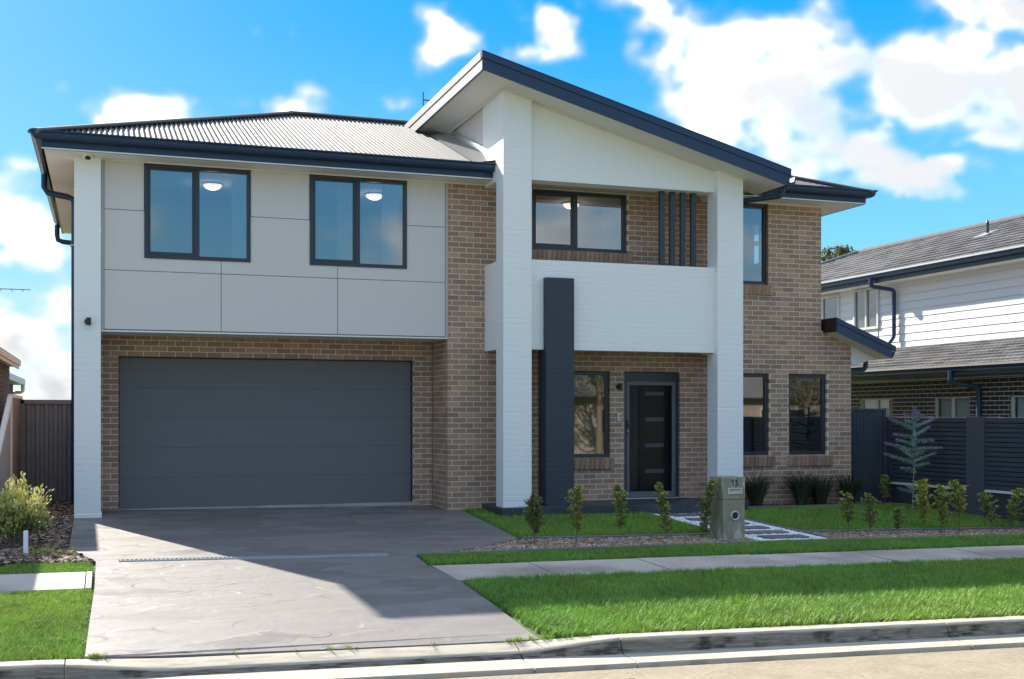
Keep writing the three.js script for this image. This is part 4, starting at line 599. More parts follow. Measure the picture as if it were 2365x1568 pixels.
{
  const gt = thing('side_gate', 'dark charcoal ribbed metal gate between brick wall and slat fence', 'gate');
  part(gt, 'sheet', ribbed(12.9, 13.66, -0.12, 1.56, 0.72, 0.075, 0.012), steelDark); part(gt, 'frame', [rbx(12.862, 12.9, -0.14, 1.6, 0.70, 0.75, 0.005), rbx(13.655, 13.7, -0.14, 1.6, 0.70, 0.75, 0.005), rbx(12.9, 13.655, 1.555, 1.6, 0.70, 0.75, 0.005)], steelDark); part(gt, 'post', rbx(13.703, 13.76, -0.2, 1.615, 0.70, 0.77, 0.005), steel);
  const f = thing('slat_fence', 'charcoal horizontal slat fence on a low rendered wall before the dark brick neighbour', 'fence'), X = 13.7, panels = [[0.92, 2.93], [3.365, 5.6], [6.0, 8.0]];
  const render = M([0.045, 0.047, 0.055], 0.8, { bumpMap: T.grain, bumpScale: 0.002 }), pil = M([0.075, 0.077, 0.088], 0.8, { bumpMap: T.grain, bumpScale: 0.002 }), sg = new Map(), slatMat = M([0.058, 0.066, 0.082], 0.42), addedBackMat = M([0.02, 0.022, 0.026], 0.6);
  part(f, 'end_post', rbx(X - 0.01, X + 0.08, -0.3, 1.44, 0.775, 0.915, 0.006), steelDark); part(f, 'base_wall', bx(X + 0.02, X + 0.16, -0.45, 0.205, 0.8, 8.2), render); [[2.944, 3.355], [5.61, 5.99]].forEach(([a, b]) => part(f, 'pillar', rbx(X - 0.03, X + 0.3, -0.45, 1.445, a, b, 0.008), pil));
  for (const [a, b] of panels) {
    part(f, 'coping', rbx(X - 0.012, X + 0.17, 0.207, 0.245, a, b, 0.004), mat.soffit); part(f, 'upright', [rbx(X + 0.05, X + 0.09, 0.246, 1.425, a, a + 0.03, 0.003), rbx(X + 0.05, X + 0.09, 0.246, 1.425, b - 0.03, b, 0.003)], steelDark);
    part(f, 'added_dark_backing', bx(X + 0.046, X + 0.049, 0.247, 1.424, a, b), addedBackMat); const n = 15, p = (1.425 - 0.25) / n; for (let i = 0; i < n; i++) { const k = a; if (!sg.has(k)) sg.set(k, rbx(X + 0.0, X + 0.044, 0.0, p - 0.013, a, b, 0.005, 2)); const o = part(f, 'slat', sg.get(k), slatMat); o.position.y = 0.25 + i * p + 0.004; }  // added dark sheet: keeps the sunlit ground behind out of the slat gaps
    part(f, 'top_channel', rbx(X + 0.005, X + 0.06, 1.427, 1.438, a, b, 0.002, 1), mat.silver);
  }
}
// ------------------------------------------------------------------ right-hand neighbour
const boardMat = M([0.63, 0.63, 0.635], 0.6, { bumpMap: T.grain, bumpScale: 0.0008 }), tileTones = [[0.15, 0.145, 0.142], [0.19, 0.184, 0.178], [0.115, 0.112, 0.112]];
{
  const n = thing('neighbour_house', 'two-storey house with dark brick, pale weatherboards and grey tiled roofs beyond the slat fence', 'house'), tileMats = tileTones.map(c => M(c, 0.8, { specularIntensity: 0.4, bumpMap: T.grain, bumpScale: 0.003 })), tileStuff = M([1, 1, 1], 0.75);
  // low brick wall facing the fence
  const wx = 15.9, wins = [[-3.1, -1.95, 0.9, 1.855], [-0.62, 0.42, 0.9, 1.86], [1.5, 2.6, 0.9, 1.86]];
  const slab = part(n, 'brick_wall', (() => { const s = slabWithHoles([[-12, -0.4], [4.6, -0.4], [4.6, 2.3], [-12, 2.3]], wins.map(([a, b, c, d]) => [a, b, c, d]), 0, 0.1); s.rotateY(-Math.PI / 2); s.translate(wx + 0.098, 0, 0); return uvm(s); })(), M([0.60, 0.53, 0.41], 0.95));
  const dark = [[0.030, 0.028, 0.030], [0.042, 0.037, 0.037], [0.024, 0.023, 0.026]], darkM = dark.map(c => M(c, 0.7, { bumpMap: T.grain, bumpScale: 0.0025 }));
  const br = layBond(-6, 4.6, 2.27, wins, null, 0.03, 0.02).filter(b => b.y > 0.8).map(b => ({ pos: [wx + 0.045, b.y, b.a], w: b.w, h: b.h - 0.004, d: 0.1, turn: Math.PI / 2, parent: slab }));
  setBricks(n, br, 230, darkM, dark, M([1, 1, 1], 0.7, { bumpMap: T.grain, bumpScale: 0.0025 }), 88);
  const fr = M([0.55, 0.58, 0.54], 0.45);
  for (const [a, b, c, d] of wins) { const w = part(n, 'window', [bx(wx + 0.03, wx + 0.08, c, d, a, a + 0.05), bx(wx + 0.03, wx + 0.08, c, d, b - 0.05, b), bx(wx + 0.03, wx + 0.079, d - 0.05, d, a + 0.05, b - 0.05), bx(wx + 0.03, wx + 0.079, c, c + 0.05, a + 0.05, b - 0.05), bx(wx + 0.028, wx + 0.08, c + 0.05, d - 0.05, (a + b) / 2 - 0.03, (a + b) / 2 + 0.03)], fr); part(w, 'pane', new THREE.PlaneGeometry(b - a - 0.1, d - c - 0.1).rotateY(-Math.PI / 2).translate(wx + 0.06, (c + d) / 2, (a + b) / 2), M([0.62, 0.68, 0.67], 0.02, { transmission: 1, thickness: 0, ior: 1.7 })); part(w, 'blind', (() => { const pos = [], idx = []; let k = 0; for (let z = a + 0.05; z < b - 0.05; z += 0.05) { pos.push(wx + 0.13, c, z, wx + 0.13, d, z, wx + 0.15, c, z + 0.045, wx + 0.15, d, z + 0.045); idx.push(k, k + 2, k + 1, k + 2, k + 3, k + 1); k += 4; } return flat(geoFrom(pos, idx)); })(), M([0.70, 0.74, 0.72], 0.8)); }
  part(n, 'room_wall', [bx(wx + 0.9, wx + 1.0, -0.3, 2.2, -5, 4.5)], mat.inside); part(n, 'end_wall', bx(wx + 0.12, 22, -0.4, 2.3, 4.4, 4.6), darkM[0]);
  // lower eave
  const quadR = [[0.0, 0.10], [0.075, 0.10], [0.11, 0.13], [0.125, 0.2], [0.14, 0.21], [0.14, 0.228], [0.12, 0.225], [0.10, 0.15], [0.07, 0.118], [0.0, 0.118]];
  const eave = (x, z0, z1, y, name) => { part(n, 'fascia', bx(x, x + 0.03, y, y + 0.19, z0, z1), mat.navy); part(n, 'gutter', sweep([[x, z1], [x, z0]], y, quadR), mat.navy); part(n, 'gutter_lit_edge', bx(x - 0.146, x - 0.128, y + 0.2, y + 0.24, z0, z1), mat.zinc); };  // last piece: pale strip standing in for the sunlit top edge of the gutter
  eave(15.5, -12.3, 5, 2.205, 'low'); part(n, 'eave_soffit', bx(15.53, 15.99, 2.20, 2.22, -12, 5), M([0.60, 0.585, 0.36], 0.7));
  // roof tiles: rolled profile, each tile its own piece
  const tg = (() => { const pos = [], idx = [], nseg = 8, w = 0.3, l = 0.37; for (let i = 0; i <= nseg; i++) { const t = i / nseg, h = 0.036 * Math.abs(Math.sin(t * Math.PI * 2)) ** 0.8; pos.push(0, h + 0.045, t * w, l, h + 0.004, t * w, 0, h * 0.6 + 0.002, t * w); } for (let i = 0; i < nseg; i++) { const a = i * 3, b = a + 3; idx.push(a, a + 1, b, b, a + 1, b + 1, a, b, a + 2, b, b + 2, a + 2); } return flat(geoFrom(pos, idx)); })();
  function tiles(owner, xa, ya, xb, yb, z0, z1, limit, seed, hip) {
    const ang = Math.atan2(yb - ya, xb - xa), len = Math.hypot(xb - xa, yb - ya), list = [], r = rng(seed);
    for (let s = 0, row = 0; s < len - 0.1; s += 0.33, row++) for (let z = z0 - (row % 2) * 0.15; z < z1; z += 0.3) { const x = xa + Math.cos(ang) * s, y = ya + Math.sin(ang) * s; if (hip && z < hip(x)) continue; list.push([x, y, z, toPx(x, y, z), (r() * 3) | 0]); }
    const vis = q => q[3][2] > 0 && q[3][0] > 1880 && q[3][0] < W + 20 && q[3][1] > 0 ? 1 / q[3][2] : 0; list.sort((a, b) => vis(b) - vis(a));
    const k = Math.min(limit, list.length), put = (o, q) => { o.position.set(q[0], q[1], q[2]); o.rotation.set(0, 0, ang); };
    for (let i = 0; i < k; i++) put(part(owner, 'roof_tile', tg, tileMats[list[i][4]]), list[i]);
    const rest = list.slice(k); if (!rest.length) return; const m = new THREE.InstancedMesh(tg, tileStuff, rest.length); rest.forEach((q, i) => { dummy.scale.set(1, 1, 1); put(dummy, q); dummy.updateMatrix(); m.setMatrixAt(i, dummy.matrix); m.setColorAt(i, tint.setRGB(...tileTones[q[4]])); }); stuff('roof_tiling', m, null, null, owner);
  }
  const low = part(n, 'lower_roof', prism([[15.45, 2.36], [18.4, 3.09], [18.4, 2.9], [15.5, 2.25]], -12.3, 5), tileMats[0]); tiles(low, 15.42, 2.385, 18.36, 3.105, -7.5, 4.9, 150, 3);
  // weatherboards above
  const ux = 18.35, uw = [[-8.9, -7.47, 3.9, 4.62], [-6.72, -5.8, 3.72, 4.66]], bh = 0.19; part(n, 'wall_backing', bx(ux + 0.035, ux + 0.15, 2.5, 4.9, -13, 1.5), boardMat);
  for (let y = 2.9, i = 0; y < 4.8; y += bh, i++) { const runs = [[-13, -8.9 - 0.06, 0], [-8.9, -7.47, 1], [-7.41, -6.78, 0], [-6.72, -5.8, 2], [-5.74, 1.5, 0]]; for (const [a, b, w] of runs) { if (w === 1 && y + bh > 3.86 && y < 4.66) continue; if (w === 2 && y + bh > 3.68 && y < 4.7) continue; part(n, 'weatherboard', prism([[0, 0], [0.014, 0], [0.014, bh], [0.012, bh]].map(([x, yy]) => [ux + 0.006 + x + (yy ? 0.004 : 0), y + yy * 0.985]), a, b), boardMat); } }
  for (const [a, b, c, d] of uw) { const w = part(n, 'window', [bx(ux - 0.03, ux + 0.06, c - 0.06, d + 0.05, a - 0.06, a), bx(ux - 0.03, ux + 0.06, c - 0.06, d + 0.05, b, b + 0.06), bx(ux - 0.03, ux + 0.059, d, d + 0.05, a, b), bx(ux - 0.03, ux + 0.059, c - 0.06, c, a, b), bx(ux - 0.02, ux + 0.05, c, d, (a + b) / 2 - 0.03, (a + b) / 2 + 0.03)], fr); part(w, 'pane', new THREE.PlaneGeometry(b - a, d - c).rotateY(-Math.PI / 2).translate(ux + 0.02, (c + d) / 2, (a + b) / 2), M([0.08, 0.09, 0.1], 0.03, { ior: 2.2 })); }
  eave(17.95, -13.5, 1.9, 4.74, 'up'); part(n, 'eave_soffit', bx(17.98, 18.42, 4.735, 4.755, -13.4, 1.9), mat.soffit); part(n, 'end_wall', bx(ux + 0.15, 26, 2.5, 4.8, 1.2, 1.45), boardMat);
  const up = part(n, 'upper_roof', (() => { const y0 = 4.9, xr = 21.6, yr = 6.33, xb = 25.3; const v = [[17.88, y0, -14.6], [17.88, y0, 2.2], [xr, yr, -11], [xr, yr, -1.5], [xb, y0, -14.6], [xb, y0, 2.2]]; return flat(geoFrom(v.flat(), [0, 1, 3, 0, 3, 2, 1, 5, 3, 0, 2, 4, 2, 3, 5, 2, 5, 4])); })(), tileMats[0]);
  tiles(up, 17.86, 4.92, 21.6, 6.36, -14.4, 2.1, 150, 5, x => -14.6 + (x - 17.88) * 0.97);
  const caps = []; for (let z = -11; z < -1.4; z += 0.38) caps.push(uvm(new THREE.CylinderGeometry(0.11, 0.13, 0.4, 8, 1, false, 0, Math.PI).rotateX(Math.PI / 2).rotateZ(Math.PI / 2).translate(21.6, 6.36 + 0.02, z))); for (const c of caps) part(up, 'ridge_tile', c, tileMats[2]);
  part(up, 'hip_capping', tube([[17.88, 4.96, -14.6], [21.6, 6.40, -11]], 0.1, 8), steelDark);
  part(n, 'vent_pipe', [cyl(20.1, 5.7, 6.12, -3.9, 0.04), cyl(20.1, 6.12, 6.2, -3.9, 0.04, 0.01)], steelDark); part(n, 'vent_flashing', (() => { const g = bx(-0.25, 0.25, -0.02, 0.02, -0.2, 0.2); g.rotateZ(0.367); g.translate(20.05, 5.84, -3.9); return g; })(), mat.zinc);
  part(n, 'downpipe', tube([[17.86, 4.86, -5.4], [17.86, 4.66, -5.4], [18.28, 4.55, -5.05], [18.28, 3.4, -5.05], [18.12, 3.12, -5.2]], 0.05, 8), mat.navy); part(n, 'downpipe', tube([[15.42, 2.33, 0.45], [15.42, 2.10, 0.45], [15.83, 2.02, 0.75], [15.83, -0.1, 0.75]], 0.05, 8), mat.navy);
}
// ------------------------------------------------------------------ left-hand neighbour: brick side wall, low eaves
{
  const n = thing('neighbour_house', 'single-storey dark brick house with pale gutters behind the boundary fence', 'house'), bm = M([0.075, 0.052, 0.046], 0.85), mm = M([0.5, 0.44, 0.38], 0.95), pale = M([0.60, 0.58, 0.54], 0.5);
  const wall = part(n, 'brick_wall', [bx(-7.9, -1.812, -0.2, 2.5, -6.2, 0.45)], mm); const rows = []; for (let y = -0.1; y < 2.5; y += COURSE) rows.push(bx(-1.86, -1.80, y, y + 0.074, -6.21, 0.46)); stuff('brick_courses', new THREE.Mesh(merge(rows), bm), null, null, wall);
  part(n, 'eave_soffit', bx(-1.8, -1.66, 2.44, 2.46, -6.3, 0.75), pale); part(n, 'fascia', [bx(-1.66, -1.63, 2.40, 2.56, -6.32, 0.78), bx(-8, -1.66, 2.40, 2.56, 0.75, 0.78)], pale); part(n, 'gutter', [bx(-1.63, -1.60, 2.46, 2.56, -6.35, 0.8), bx(-8, -1.6, 2.46, 2.56, 0.78, 0.8)], pale);
  const v = [[-1.6, 2.57, 0.8], [-1.6, 2.57, -6.35], [-8.6, 2.57, 0.8], [-8.6, 2.57, -6.35], [-5.1, 3.85, -2.7], [-5.1, 3.85, -2.9]]; part(n, 'roof', flat(geoFrom(v.flat(), [0, 1, 5, 0, 5, 4, 1, 3, 5, 3, 2, 5, 2, 4, 5, 2, 0, 4, 0, 2, 1, 1, 2, 3])), M([0.12, 0.115, 0.11], 0.7));
  // carport roof towards the street
  part(n, 'porch_roof', [bx(-7.5, -2.2, 2.42, 2.57, 0.82, 3.35)], pale); part(n, 'porch_post', bx(-2.5, -2.36, -0.2, 2.42, 3.05, 3.19), pale); part(n, 'porch_post', bx(-7.2, -7.06, -0.2, 2.42, 3.05, 3.19), pale);
  part(n, 'rear_wing_wall', bx(-8, -2.75, -0.2, 2.5, -21, -14.5), bm); part(n, 'rear_eave', [bx(-8, -2.42, 2.44, 2.62, -21.4, -14.3)], pale); part(n, 'downpipe', tube([[-2.48, 2.44, -21.2], [-2.48, 2.22, -21.2], [-2.78, 2.2, -21.2], [-2.78, 0, -21.2]], 0.06), pale);
  const a = thing('tv_antenna', 'dark television antenna with level boom high above the left neighbour', 'antenna', null, [-2.45, 3.1, -6.0]); part(a, 'mast', cyl(0, -0.6, 0.9, 0, 0.015), mat.black); part(a, 'boom', tube([[-0.6, 0.86, 0], [1.05, 0.86, 0]], 0.008, 6), mat.black); part(a, 'element', [0.1, 0.3, 0.5, 0.7, 0.9].map(x => tube([[x, 0.84, -0.25], [x, 0.84, 0.25]], 0.006, 5)), mat.black);
}
// ------------------------------------------------------------------ plants
class Leaves { constructor() { this.p = []; this.i = []; this.c = []; }
  // a folded leaf from base b along d, length l, width w
  add(b, d, l, w, c, r) { const up = new THREE.Vector3(r() - 0.5, r() * 0.8 + 0.1, r() - 0.5), s = new THREE.Vector3().crossVectors(d, up).normalize(), nn = new THREE.Vector3().crossVectors(s, d).normalize(), o = this.p.length / 3, m = b.clone().addScaledVector(d, l * 0.5); const e = [b, m.clone().addScaledVector(s, w / 2).addScaledVector(nn, w * 0.15), b.clone().addScaledVector(d, l).addScaledVector(nn, -l * 0.12), m.clone().addScaledVector(s, -w / 2).addScaledVector(nn, w * 0.15), m]; for (const q of e) { this.p.push(q.x, q.y, q.z); this.c.push(...c); } this.i.push(o, o + 1, o + 4, o + 1, o + 2, o + 4, o + 2, o + 3, o + 4, o + 3, o, o + 4); }
  geo() { return geoFrom(this.p, this.i, this.c); } }
const tone = (c, r, v = 0.25) => { const k = 1 + (r() - 0.5) * 2 * v; return [c[0] * k, c[1] * k * (1 + (r() - 0.5) * 0.1), c[2] * k]; };
function shrub(seed, h, width, young, label, pos, { stems = 1, old = [0.15, 0.17, 0.05], fresh = [0.62, 0.62, 0.08] } = {}) {
  const r = rng(seed), t = thing('young_shrub', label, 'shrub', 'young shrubs planted in the pebble bed', pos, r() * 6), lv = new Leaves(), wood = [];
  for (let s = 0; s < stems; s++) {
    const ox = stems > 1 ? (s - 0.5) * 0.12 : 0, bend = [(r() - 0.5) * 0.26, (r() - 0.5) * 0.2], lop = r() * 6.283, lopK = mix(0.1, 0.5, r()), bare = mix(0.08, 0.28, r()), top = h * (s ? 0.85 : 1), at = k => new THREE.Vector3(ox + bend[0] * k * k, top * k, bend[1] * k * k + Math.sin(k * 5 + seed) * 0.008);
    wood.push(tube([0, 0.3, 0.6, 0.97].map(k => at(k).toArray()), 0.0055, 6, true));
    const shoots = Math.round(32 * h / 0.65);
    for (let i = 0; i < shoots; i++) {
      const k = mix(bare, 1, Math.pow((i + r()) / shoots, 0.9)), a = i * 2.4 + r(), reach = (1.25 + lopK * Math.cos(a - lop)) * width * (0.35 + 0.65 * Math.sin(Math.min(1, k * 1.05) * Math.PI * 0.92)) * mix(0.35, 1.1, r()) * (k > 0.9 ? 0.4 : 1), b = at(k), d = new THREE.Vector3(Math.cos(a), mix(0.5, 1.1, r()), Math.sin(a)).normalize(), tip = b.clone().addScaledVector(d, reach);
      if (reach > 0.05) wood.push(tube([b.toArray(), b.clone().lerp(tip, 0.5).toArray(), tip.toArray()], 0.0022, 4, true));
      const nl = Math.round(mix(26, 46, r())); for (let q = 0; q < nl; q++) { const f = mix(0.15, 1.05, q / nl), p = b.clone().lerp(tip, f).add(new THREE.Vector3((r() - 0.5) * 0.03, (r() - 0.5) * 0.03, (r() - 0.5) * 0.03)), aa = q * 2.4 + r(), dd = d.clone().multiplyScalar(0.6).add(new THREE.Vector3(Math.cos(aa), 0.15, Math.sin(aa))).normalize(); const y = Math.min(1, young * (0.35 + 0.75 * f * k) + (r() - 0.5) * 0.35); const c = [mix(old[0], fresh[0], Math.max(0, y)), mix(old[1], fresh[1], Math.max(0, y)), mix(old[2], fresh[2], Math.max(0, y))]; lv.add(p, dd, mix(0.028, 0.05, r()), mix(0.015, 0.025, r()), tone(c, r), r); }
    }
  }
  part(t, 'stem', wood, mat.bark); part(t, 'foliage', lv.geo(), mat.leaf); return t;
}
const order = ['first', 'second', 'third', 'fourth', 'fifth', 'sixth', 'seventh', 'eighth', 'ninth'];
[[5.22, 4.9, 0.63, 0.15, 0.12, 2], [5.80, 4.9, 0.72, 0.14, 0.55, 1], [6.46, 4.88, 0.74, 0.12, 0.5, 1], [7.14, 4.86, 0.74, 0.13, 0.5, 1], [7.70, 4.84, 0.80, 0.13, 0.4, 1]].forEach(([x, z, h, w, y, st], i) => shrub(100 + i, h, w, y, i === 0 ? 'dark two-stemmed young shrub in the pebble bed, first from the driveway' : `young shrub with lime tips in the pebble bed, ${order[i]} from the driveway`, [x, ground(x, z), z], { stems: st }));
[[10.05, 4.8, 0.58, 0.14, 0.4], [10.42, 4.8, 0.55, 0.14, 0.35], [10.85, 4.85, 0.36, 0.12, 0.25], [11.30, 4.85, 0.76, 0.15, 0.85], [11.62, 4.85, 0.66, 0.15, 0.75], [11.95, 4.85, 0.74, 0.15, 0.75], [12.48, 4.9, 0.55, 0.15, 0.5], [12.86, 4.9, 0.62, 0.15, 0.7], [13.2, 4.95, 0.60, 0.15, 0.6]].forEach(([x, z, h, w, y], i) => shrub(140 + i, h, w, y, `young yellow-green shrub in the pebble bed, ${order[i]} from the white pebble path`, [x, ground(x, z), z]));
shrub(170, 0.52, 0.1, 0.7, 'slim lime shrub in the mulch bed just before the charcoal gate', [13.38, ground(13.4, 1.15), 1.15]);
// strappy clumps against the brick wall
function clump(seed, pos, h, label) {
  const r = rng(seed), p = [], ix = [], c = []; for (let k = 0; k < 300; k++) { const a = r() * 6.283, l = h * mix(0.6, 1.15, r()), dr = mix(0.35, 1, r()), out = l * (0.12 + 0.78 * dr) * mix(0.8, 1.1, r()), w = mix(0.005, 0.010, r()), bx0 = (r() - 0.5) * 0.12, bz0 = (r() - 0.5) * 0.12, o = p.length / 3, col = tone(r() < 0.15 ? [0.07, 0.085, 0.035] : [0.03, 0.055, 0.024], r); for (let s = 0; s <= 5; s++) { const t = s / 5, q = out * t, y = l * (0.95 * t * (1 - dr) + dr * 0.85 * (2.3 * t - 1.75 * t * t)), ww = w * (1 - t * 0.9), x = bx0 + Math.cos(a) * q, z = bz0 + Math.sin(a) * q * 0.75; p.push(x - Math.sin(a) * ww, y, z + Math.cos(a) * ww, x + Math.sin(a) * ww, y, z - Math.cos(a) * ww); c.push(...col, ...col); if (s < 5) { const e = o + s * 2; ix.push(e, e + 1, e + 2, e + 1, e + 3, e + 2); } } }
  const t = thing('strappy_plant', label, 'plant', 'strappy plants along the brick wall', pos); part(t, 'blades', geoFrom(p, ix, c), mat.leafMatte); return t;
}
clump(31, [10.72, ground(10.8, 1.15), 1.16], 0.78, 'dark strappy plant against brick, closest to the white portal column'); clump(32, [11.62, ground(11.6, 1.15), 1.17], 0.82, 'dark strappy plant below the two lower right windows, second from the portal'); clump(33, [12.02, ground(12, 1.15), 1.15], 0.74, 'dark strappy plant below the right end of the corner window sill'); clump(34, [12.62, ground(12.6, 1.15), 1.16], 0.76, 'dark strappy plant at the brick corner beside the charcoal gate');
// purple-tipped feathery wattle sapling
{
  const r = rng(61), t = thing('wattle_sapling', 'blue-green feathery sapling with purple tips before the slat fence', 'tree', null, [12.98, ground(13, 2.4), 2.4]), H0 = 1.86, lean = k => new THREE.Vector3(0.03 + 0.05 * k, H0 * k, 0.02 * Math.sin(k * 4)), lv = new Leaves();
  part(t, 'trunk', tube([0, 0.25, 0.5, 0.75, 0.97].map(k => lean(k).toArray()), 0.009, 7, true), mat.barkPale);
  const spray = (b, d, len, tipK) => { const tip = b.clone().addScaledVector(d, len).add(new THREE.Vector3(0, -len * 0.12, 0)), n = Math.round(len * 230); for (let q = 0; q < n; q++) { const f = q / n, p = b.clone().lerp(tip, f); for (let s = 0; s < 3; s++) { const aa = r() * 6.283, side = new THREE.Vector3(Math.cos(aa), Math.sin(aa) * 0.7 + 0.15, Math.sin(aa + 1)).normalize().addScaledVector(d, 0.55).normalize(); const purple = sstep(tipK - 0.15, tipK + 0.2, f + (r() - 0.5) * 0.2), c = [mix(0.29, 0.36, purple), mix(0.40, 0.23, purple), mix(0.33, 0.44, purple)]; lv.add(p, side, mix(0.04, 0.075, r()) * (1 - 0.35 * f), 0.012, tone(r() < 0.06 ? [0.30, 0.22, 0.08] : c, r, 0.3), r); } } return tube([b.toArray(), b.clone().lerp(tip, 0.5).add(new THREE.Vector3(0, 0.01, 0)).toArray(), tip.toArray()], 0.004, 5, true); };
  const spec = [[0.19, 3.0, 0.22, 0.9], [0.20, 0.3, 0.20, 1.2], [0.22, 1.5, 0.18, 1.2], [0.36, 0.9, 0.16, 1.2], [0.40, 3.3, 0.28, 0.75], [0.42, 5.4, 0.24, 0.8], [0.46, 3.0, 0.47, 0.72], [0.47, 0.2, 0.44, 0.85], [0.5, 1.6, 0.3, 0.7], [0.53, 4.4, 0.3, 0.7], [0.57, 3.2, 0.46, 0.62], [0.58, 0.0, 0.43, 0.7], [0.62, 2.3, 0.32, 0.6], [0.66, 5.2, 0.28, 0.6], [0.69, 3.0, 0.36, 0.55], [0.70, 0.2, 0.34, 0.6], [0.77, 3.1, 0.40, 0.6], [0.78, 0.1, 0.42, 0.6], [0.82, 1.7, 0.22, 0.5], [0.85, 4.7, 0.22, 0.4], [0.88, 3.0, 0.14, 0.4], [0.9, 0.3, 0.13, 0.4]];
  for (const [k, a, l, tk] of spec) part(t, 'branch', spray(lean(k), new THREE.Vector3(Math.cos(a), mix(0.1, 0.6, r()), -Math.sin(a)).normalize(), l * mix(1.0, 1.45, r()), tk + 0.1), mat.barkPale);
  spray(lean(0.6), new THREE.Vector3(0.02, 1, 0), 0.5, 0.9); spray(lean(0.8), new THREE.Vector3(0, 1, 0.03), 0.36, 0.25);
  part(t, 'foliage', lv.geo(), mat.leafMatte);
  solo('plant_tag', (() => { const g = new RoundedBoxGeometry(0.055, 0.11, 0.003, 2, 0.001); g.rotateZ(0.45); g.translate(13.08, 0.07, 2.44); return g; })(), mat.plastic, 'white plant tag hanging on the sapling stem', 'plant tag');
}
// variegated shrub at the left edge
{
  const r = rng(71), t = thing('variegated_shrub', 'sunlit yellow and cream variegated shrub in the left mulch bed', 'shrub', null, [-1.02, ground(-1, 3.9), 3.9]), lv = new Leaves(), wood = [];
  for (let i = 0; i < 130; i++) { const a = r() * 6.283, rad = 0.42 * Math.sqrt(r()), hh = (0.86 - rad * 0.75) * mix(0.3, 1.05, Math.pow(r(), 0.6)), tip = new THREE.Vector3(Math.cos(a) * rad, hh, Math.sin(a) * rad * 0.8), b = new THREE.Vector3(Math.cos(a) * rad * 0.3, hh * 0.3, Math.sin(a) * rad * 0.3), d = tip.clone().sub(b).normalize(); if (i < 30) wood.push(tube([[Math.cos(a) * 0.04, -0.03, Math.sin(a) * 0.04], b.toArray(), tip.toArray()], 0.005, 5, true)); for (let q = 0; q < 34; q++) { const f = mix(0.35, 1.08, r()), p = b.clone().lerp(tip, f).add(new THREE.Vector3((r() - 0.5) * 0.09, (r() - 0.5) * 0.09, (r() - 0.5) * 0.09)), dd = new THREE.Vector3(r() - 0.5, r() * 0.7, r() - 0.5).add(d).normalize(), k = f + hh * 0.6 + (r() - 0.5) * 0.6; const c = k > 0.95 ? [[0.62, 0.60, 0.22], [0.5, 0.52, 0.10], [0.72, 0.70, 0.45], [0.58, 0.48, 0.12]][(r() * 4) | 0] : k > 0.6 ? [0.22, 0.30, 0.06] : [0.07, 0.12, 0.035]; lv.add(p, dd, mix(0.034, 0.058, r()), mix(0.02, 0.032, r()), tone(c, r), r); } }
  part(t, 'stem', wood, mat.bark); part(t, 'foliage', lv.geo(), mat.leafThin);
  const g = thing('small_shrub', 'low dark green shrub behind the variegated shrub near the ribbed fence', 'shrub', null, [-0.93, ground(-0.9, 2.6), 2.6]), l2 = new Leaves(), w2 = []; for (let i = 0; i < 34; i++) { const a = r() * 6.283, tip = new THREE.Vector3(Math.cos(a) * 0.24 * r(), mix(0.15, 0.52, r()), Math.sin(a) * 0.22 * r()); w2.push(tube([[0, -0.02, 0], tip.clone().multiplyScalar(0.5).toArray(), tip.toArray()], 0.003, 4, true)); for (let q = 0; q < 22; q++) { const p = tip.clone().multiplyScalar(mix(0.5, 1.05, r())).add(new THREE.Vector3((r() - 0.5) * 0.07, (r() - 0.5) * 0.07, (r() - 0.5) * 0.07)); l2.add(p, new THREE.Vector3(r() - 0.5, r() * 0.6, r() - 0.5).normalize(), 0.036, 0.02, tone([0.04, 0.075, 0.03], r), r); } } part(g, 'stem', w2, mat.bark); part(g, 'foliage', l2.geo(), mat.leaf);
}
// weeds in the kerb joint and at the mulch edge
{ const r = rng(81), g = tuft(9, 16, 0.07, 0.05); const spots = []; for (let i = 0; i < 14; i++) spots.push([mix(3.0, 3.35, r()), 0]); for (let i = 0; i < 8; i++) spots.push([mix(-0.1, 0.05, r()), 0]); for (const x of [1.6, 1.75, 1.8, 1.35, 0.9, 2.4]) spots.push([x, 0]); const m = new THREE.InstancedMesh(g, grassMat, spots.length + 40); spots.forEach(([x], i) => { const z = kerbZ(x) - 0.006; dummy.position.set(x, driveY(x, z) - 0.006, z); dummy.rotation.set(0, r() * 6, 0); const s = mix(0.35, 0.7, r()); dummy.scale.set(s * 1.6, s, s * 0.6); dummy.updateMatrix(); m.setMatrixAt(i, dummy.matrix); m.setColorAt(i, tint.setRGB(1.2, 1, 0.8)); }); for (let i = 0; i < 40; i++) { const x = mix(-0.85, -0.35, r()), z = mix(4.2, 4.9, r()); dummy.position.set(x, ground(x, z) - 0.01, z); dummy.rotation.set(0, r() * 6, 0); const s = mix(0.6, 1.3, r()); dummy.scale.set(s, s, s); dummy.updateMatrix(); m.setMatrixAt(spots.length + i, dummy.matrix); m.setColorAt(spots.length + i, tint.setRGB(1.7, 1.15, 0.8)); } stuff('weeds', m, 'thin green weeds sprouting in the kerb joint and mulch', 'weeds'); }
solo('dry_leaf', (() => { const g = new THREE.PlaneGeometry(0.1, 0.045, 6, 2), q = g.attributes.position; for (let i = 0; i < q.count; i++) { const u = q.getX(i) / 0.05; q.setY(i, q.getY(i) * (1 - u * u * 0.95)); q.setZ(i, 0.012 * u * u + 0.006 * Math.sin(u * 5)); } g.computeVertexNormals(); g.rotateX(-Math.PI / 2).rotateY(0.2).translate(3.62, roadY(3.6) + 0.005, 11.28); return g; })(), M([0.10, 0.065, 0.04], 0.9), 'dry curled brown leaf lying on the road', 'leaf');
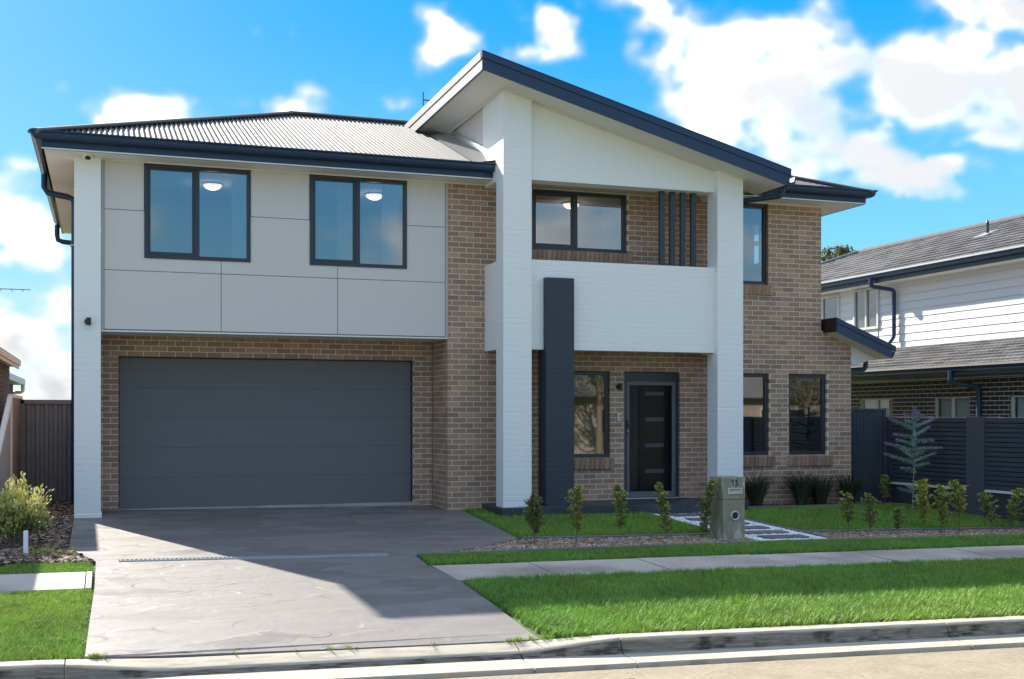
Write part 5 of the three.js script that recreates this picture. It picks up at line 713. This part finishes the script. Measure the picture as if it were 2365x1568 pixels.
// far tree behind the right-hand neighbour, and the far side of the street (mirrored in the lower windows)
function bigTree(name, pos, h, spread, seed, leafTone, label, group, n = 70) {
  const r = rng(seed), t = thing(name, label, 'tree', group, pos), wood = [], lv = new Leaves(); wood.push(uvm(new THREE.CylinderGeometry(h * 0.012, h * 0.026, h * 0.62, 9).translate(0, h * 0.31, 0)));
  for (let i = 0; i < n; i++) { const a = r() * 6.283, k = r(), cy = h * mix(0.5, 1.0, k), rad = spread * Math.sqrt(r()) * (0.35 + 0.65 * Math.sin(Math.PI * mix(0.12, 0.92, k))), c = new THREE.Vector3(Math.cos(a) * rad, cy, Math.sin(a) * rad); if (i % 3 === 0) wood.push(tube([[0, h * mix(0.3, 0.6, r()), 0], [c.x * 0.5, cy * 0.85, c.z * 0.5], c.toArray()], h * 0.005, 5, true)); const cl = spread * mix(0.14, 0.26, r()); for (let q = 0; q < 60; q++) { const p = c.clone().add(new THREE.Vector3(r() + r() - 1, (r() + r() - 1) * 0.7, r() + r() - 1).multiplyScalar(cl)); lv.add(p, new THREE.Vector3(r() - 0.5, -r() * 0.7, r() - 0.5).normalize(), h * mix(0.018, 0.03, r()), h * 0.009, tone(leafTone, r, 0.35), r); } }
  part(t, 'trunk', wood, mat.bark); part(t, 'crown', lv.geo(), mat.leaf); return t;
}
bigTree('gum_tree', [33.6, -0.2, -30], 9.9, 1.7, 91, [0.17, 0.18, 0.07], 'olive gum tree crown showing above the neighbour roof', null, 60);
bigTree('street_tree', [20.5, -0.3, 30], 6.5, 2.2, 92, [0.07, 0.10, 0.03], 'leafy street tree across the road with a full round crown', null, 90); bigTree('street_tree', [33, -0.3, 33], 5.2, 2.0, 93, [0.06, 0.085, 0.03], 'shorter leafy street tree across the road before the far house', null, 80);
{
  const f = thing('far_house', 'low brick house with grey hip roof across the road', 'house', null, [28, -0.35, 38]), w = M([0.30, 0.25, 0.20], 0.9, { map: T.patch }), v = [[-9.5, 2.7, -4.5], [9.5, 2.7, -4.5], [9.5, 2.7, 4.5], [-9.5, 2.7, 4.5], [-5, 4.9, 0], [5, 4.9, 0]];
  part(f, 'wall', slabWithHoles([[-9, 0], [9, 0], [9, 2.7], [-9, 2.7]], [[-6, -3.6, 0.9, 2.2], [-0.6, 0.5, 0.05, 2.15], [3, 5.8, 0.9, 2.2]], -4, -3.8), w); part(f, 'wall', [bx(-9, -8.8, 0, 2.7, -3.8, 4), bx(8.8, 9, 0, 2.7, -3.8, 4), bx(-8.8, 8.8, 0, 2.7, 3.8, 4)], w); part(f, 'roof', flat(geoFrom(v.flat(), [0, 5, 1, 0, 4, 5, 1, 5, 2, 2, 5, 4, 2, 4, 3, 3, 4, 0, 0, 1, 2, 0, 2, 3])), M([0.13, 0.125, 0.12], 0.7));
  for (const [a, b, c, d] of [[-6, -3.6, 0.9, 2.2], [3, 5.8, 0.9, 2.2]]) { const q = part(f, 'window', [bx(a, a + 0.06, c, d, -3.95, -3.85), bx(b - 0.06, b, c, d, -3.95, -3.85), bx(a + 0.06, b - 0.06, d - 0.06, d, -3.95, -3.85), bx(a + 0.06, b - 0.06, c, c + 0.06, -3.95, -3.85), bx((a + b) / 2 - 0.03, (a + b) / 2 + 0.03, c + 0.06, d - 0.06, -3.95, -3.85)], mat.plastic); part(q, 'pane', bx(a + 0.06, b - 0.06, c + 0.06, d - 0.06, -3.9, -3.88), mat.black); } part(f, 'door', bx(-0.55, 0.45, 0.05, 2.12, -3.93, -3.87), mat.frame);
}
// ------------------------------------------------------------------ shadows on, draw
scene.traverse(o => { if (o.isMesh) { o.castShadow = true; o.receiveShadow = true; } });
renderer.render(scene, camera);
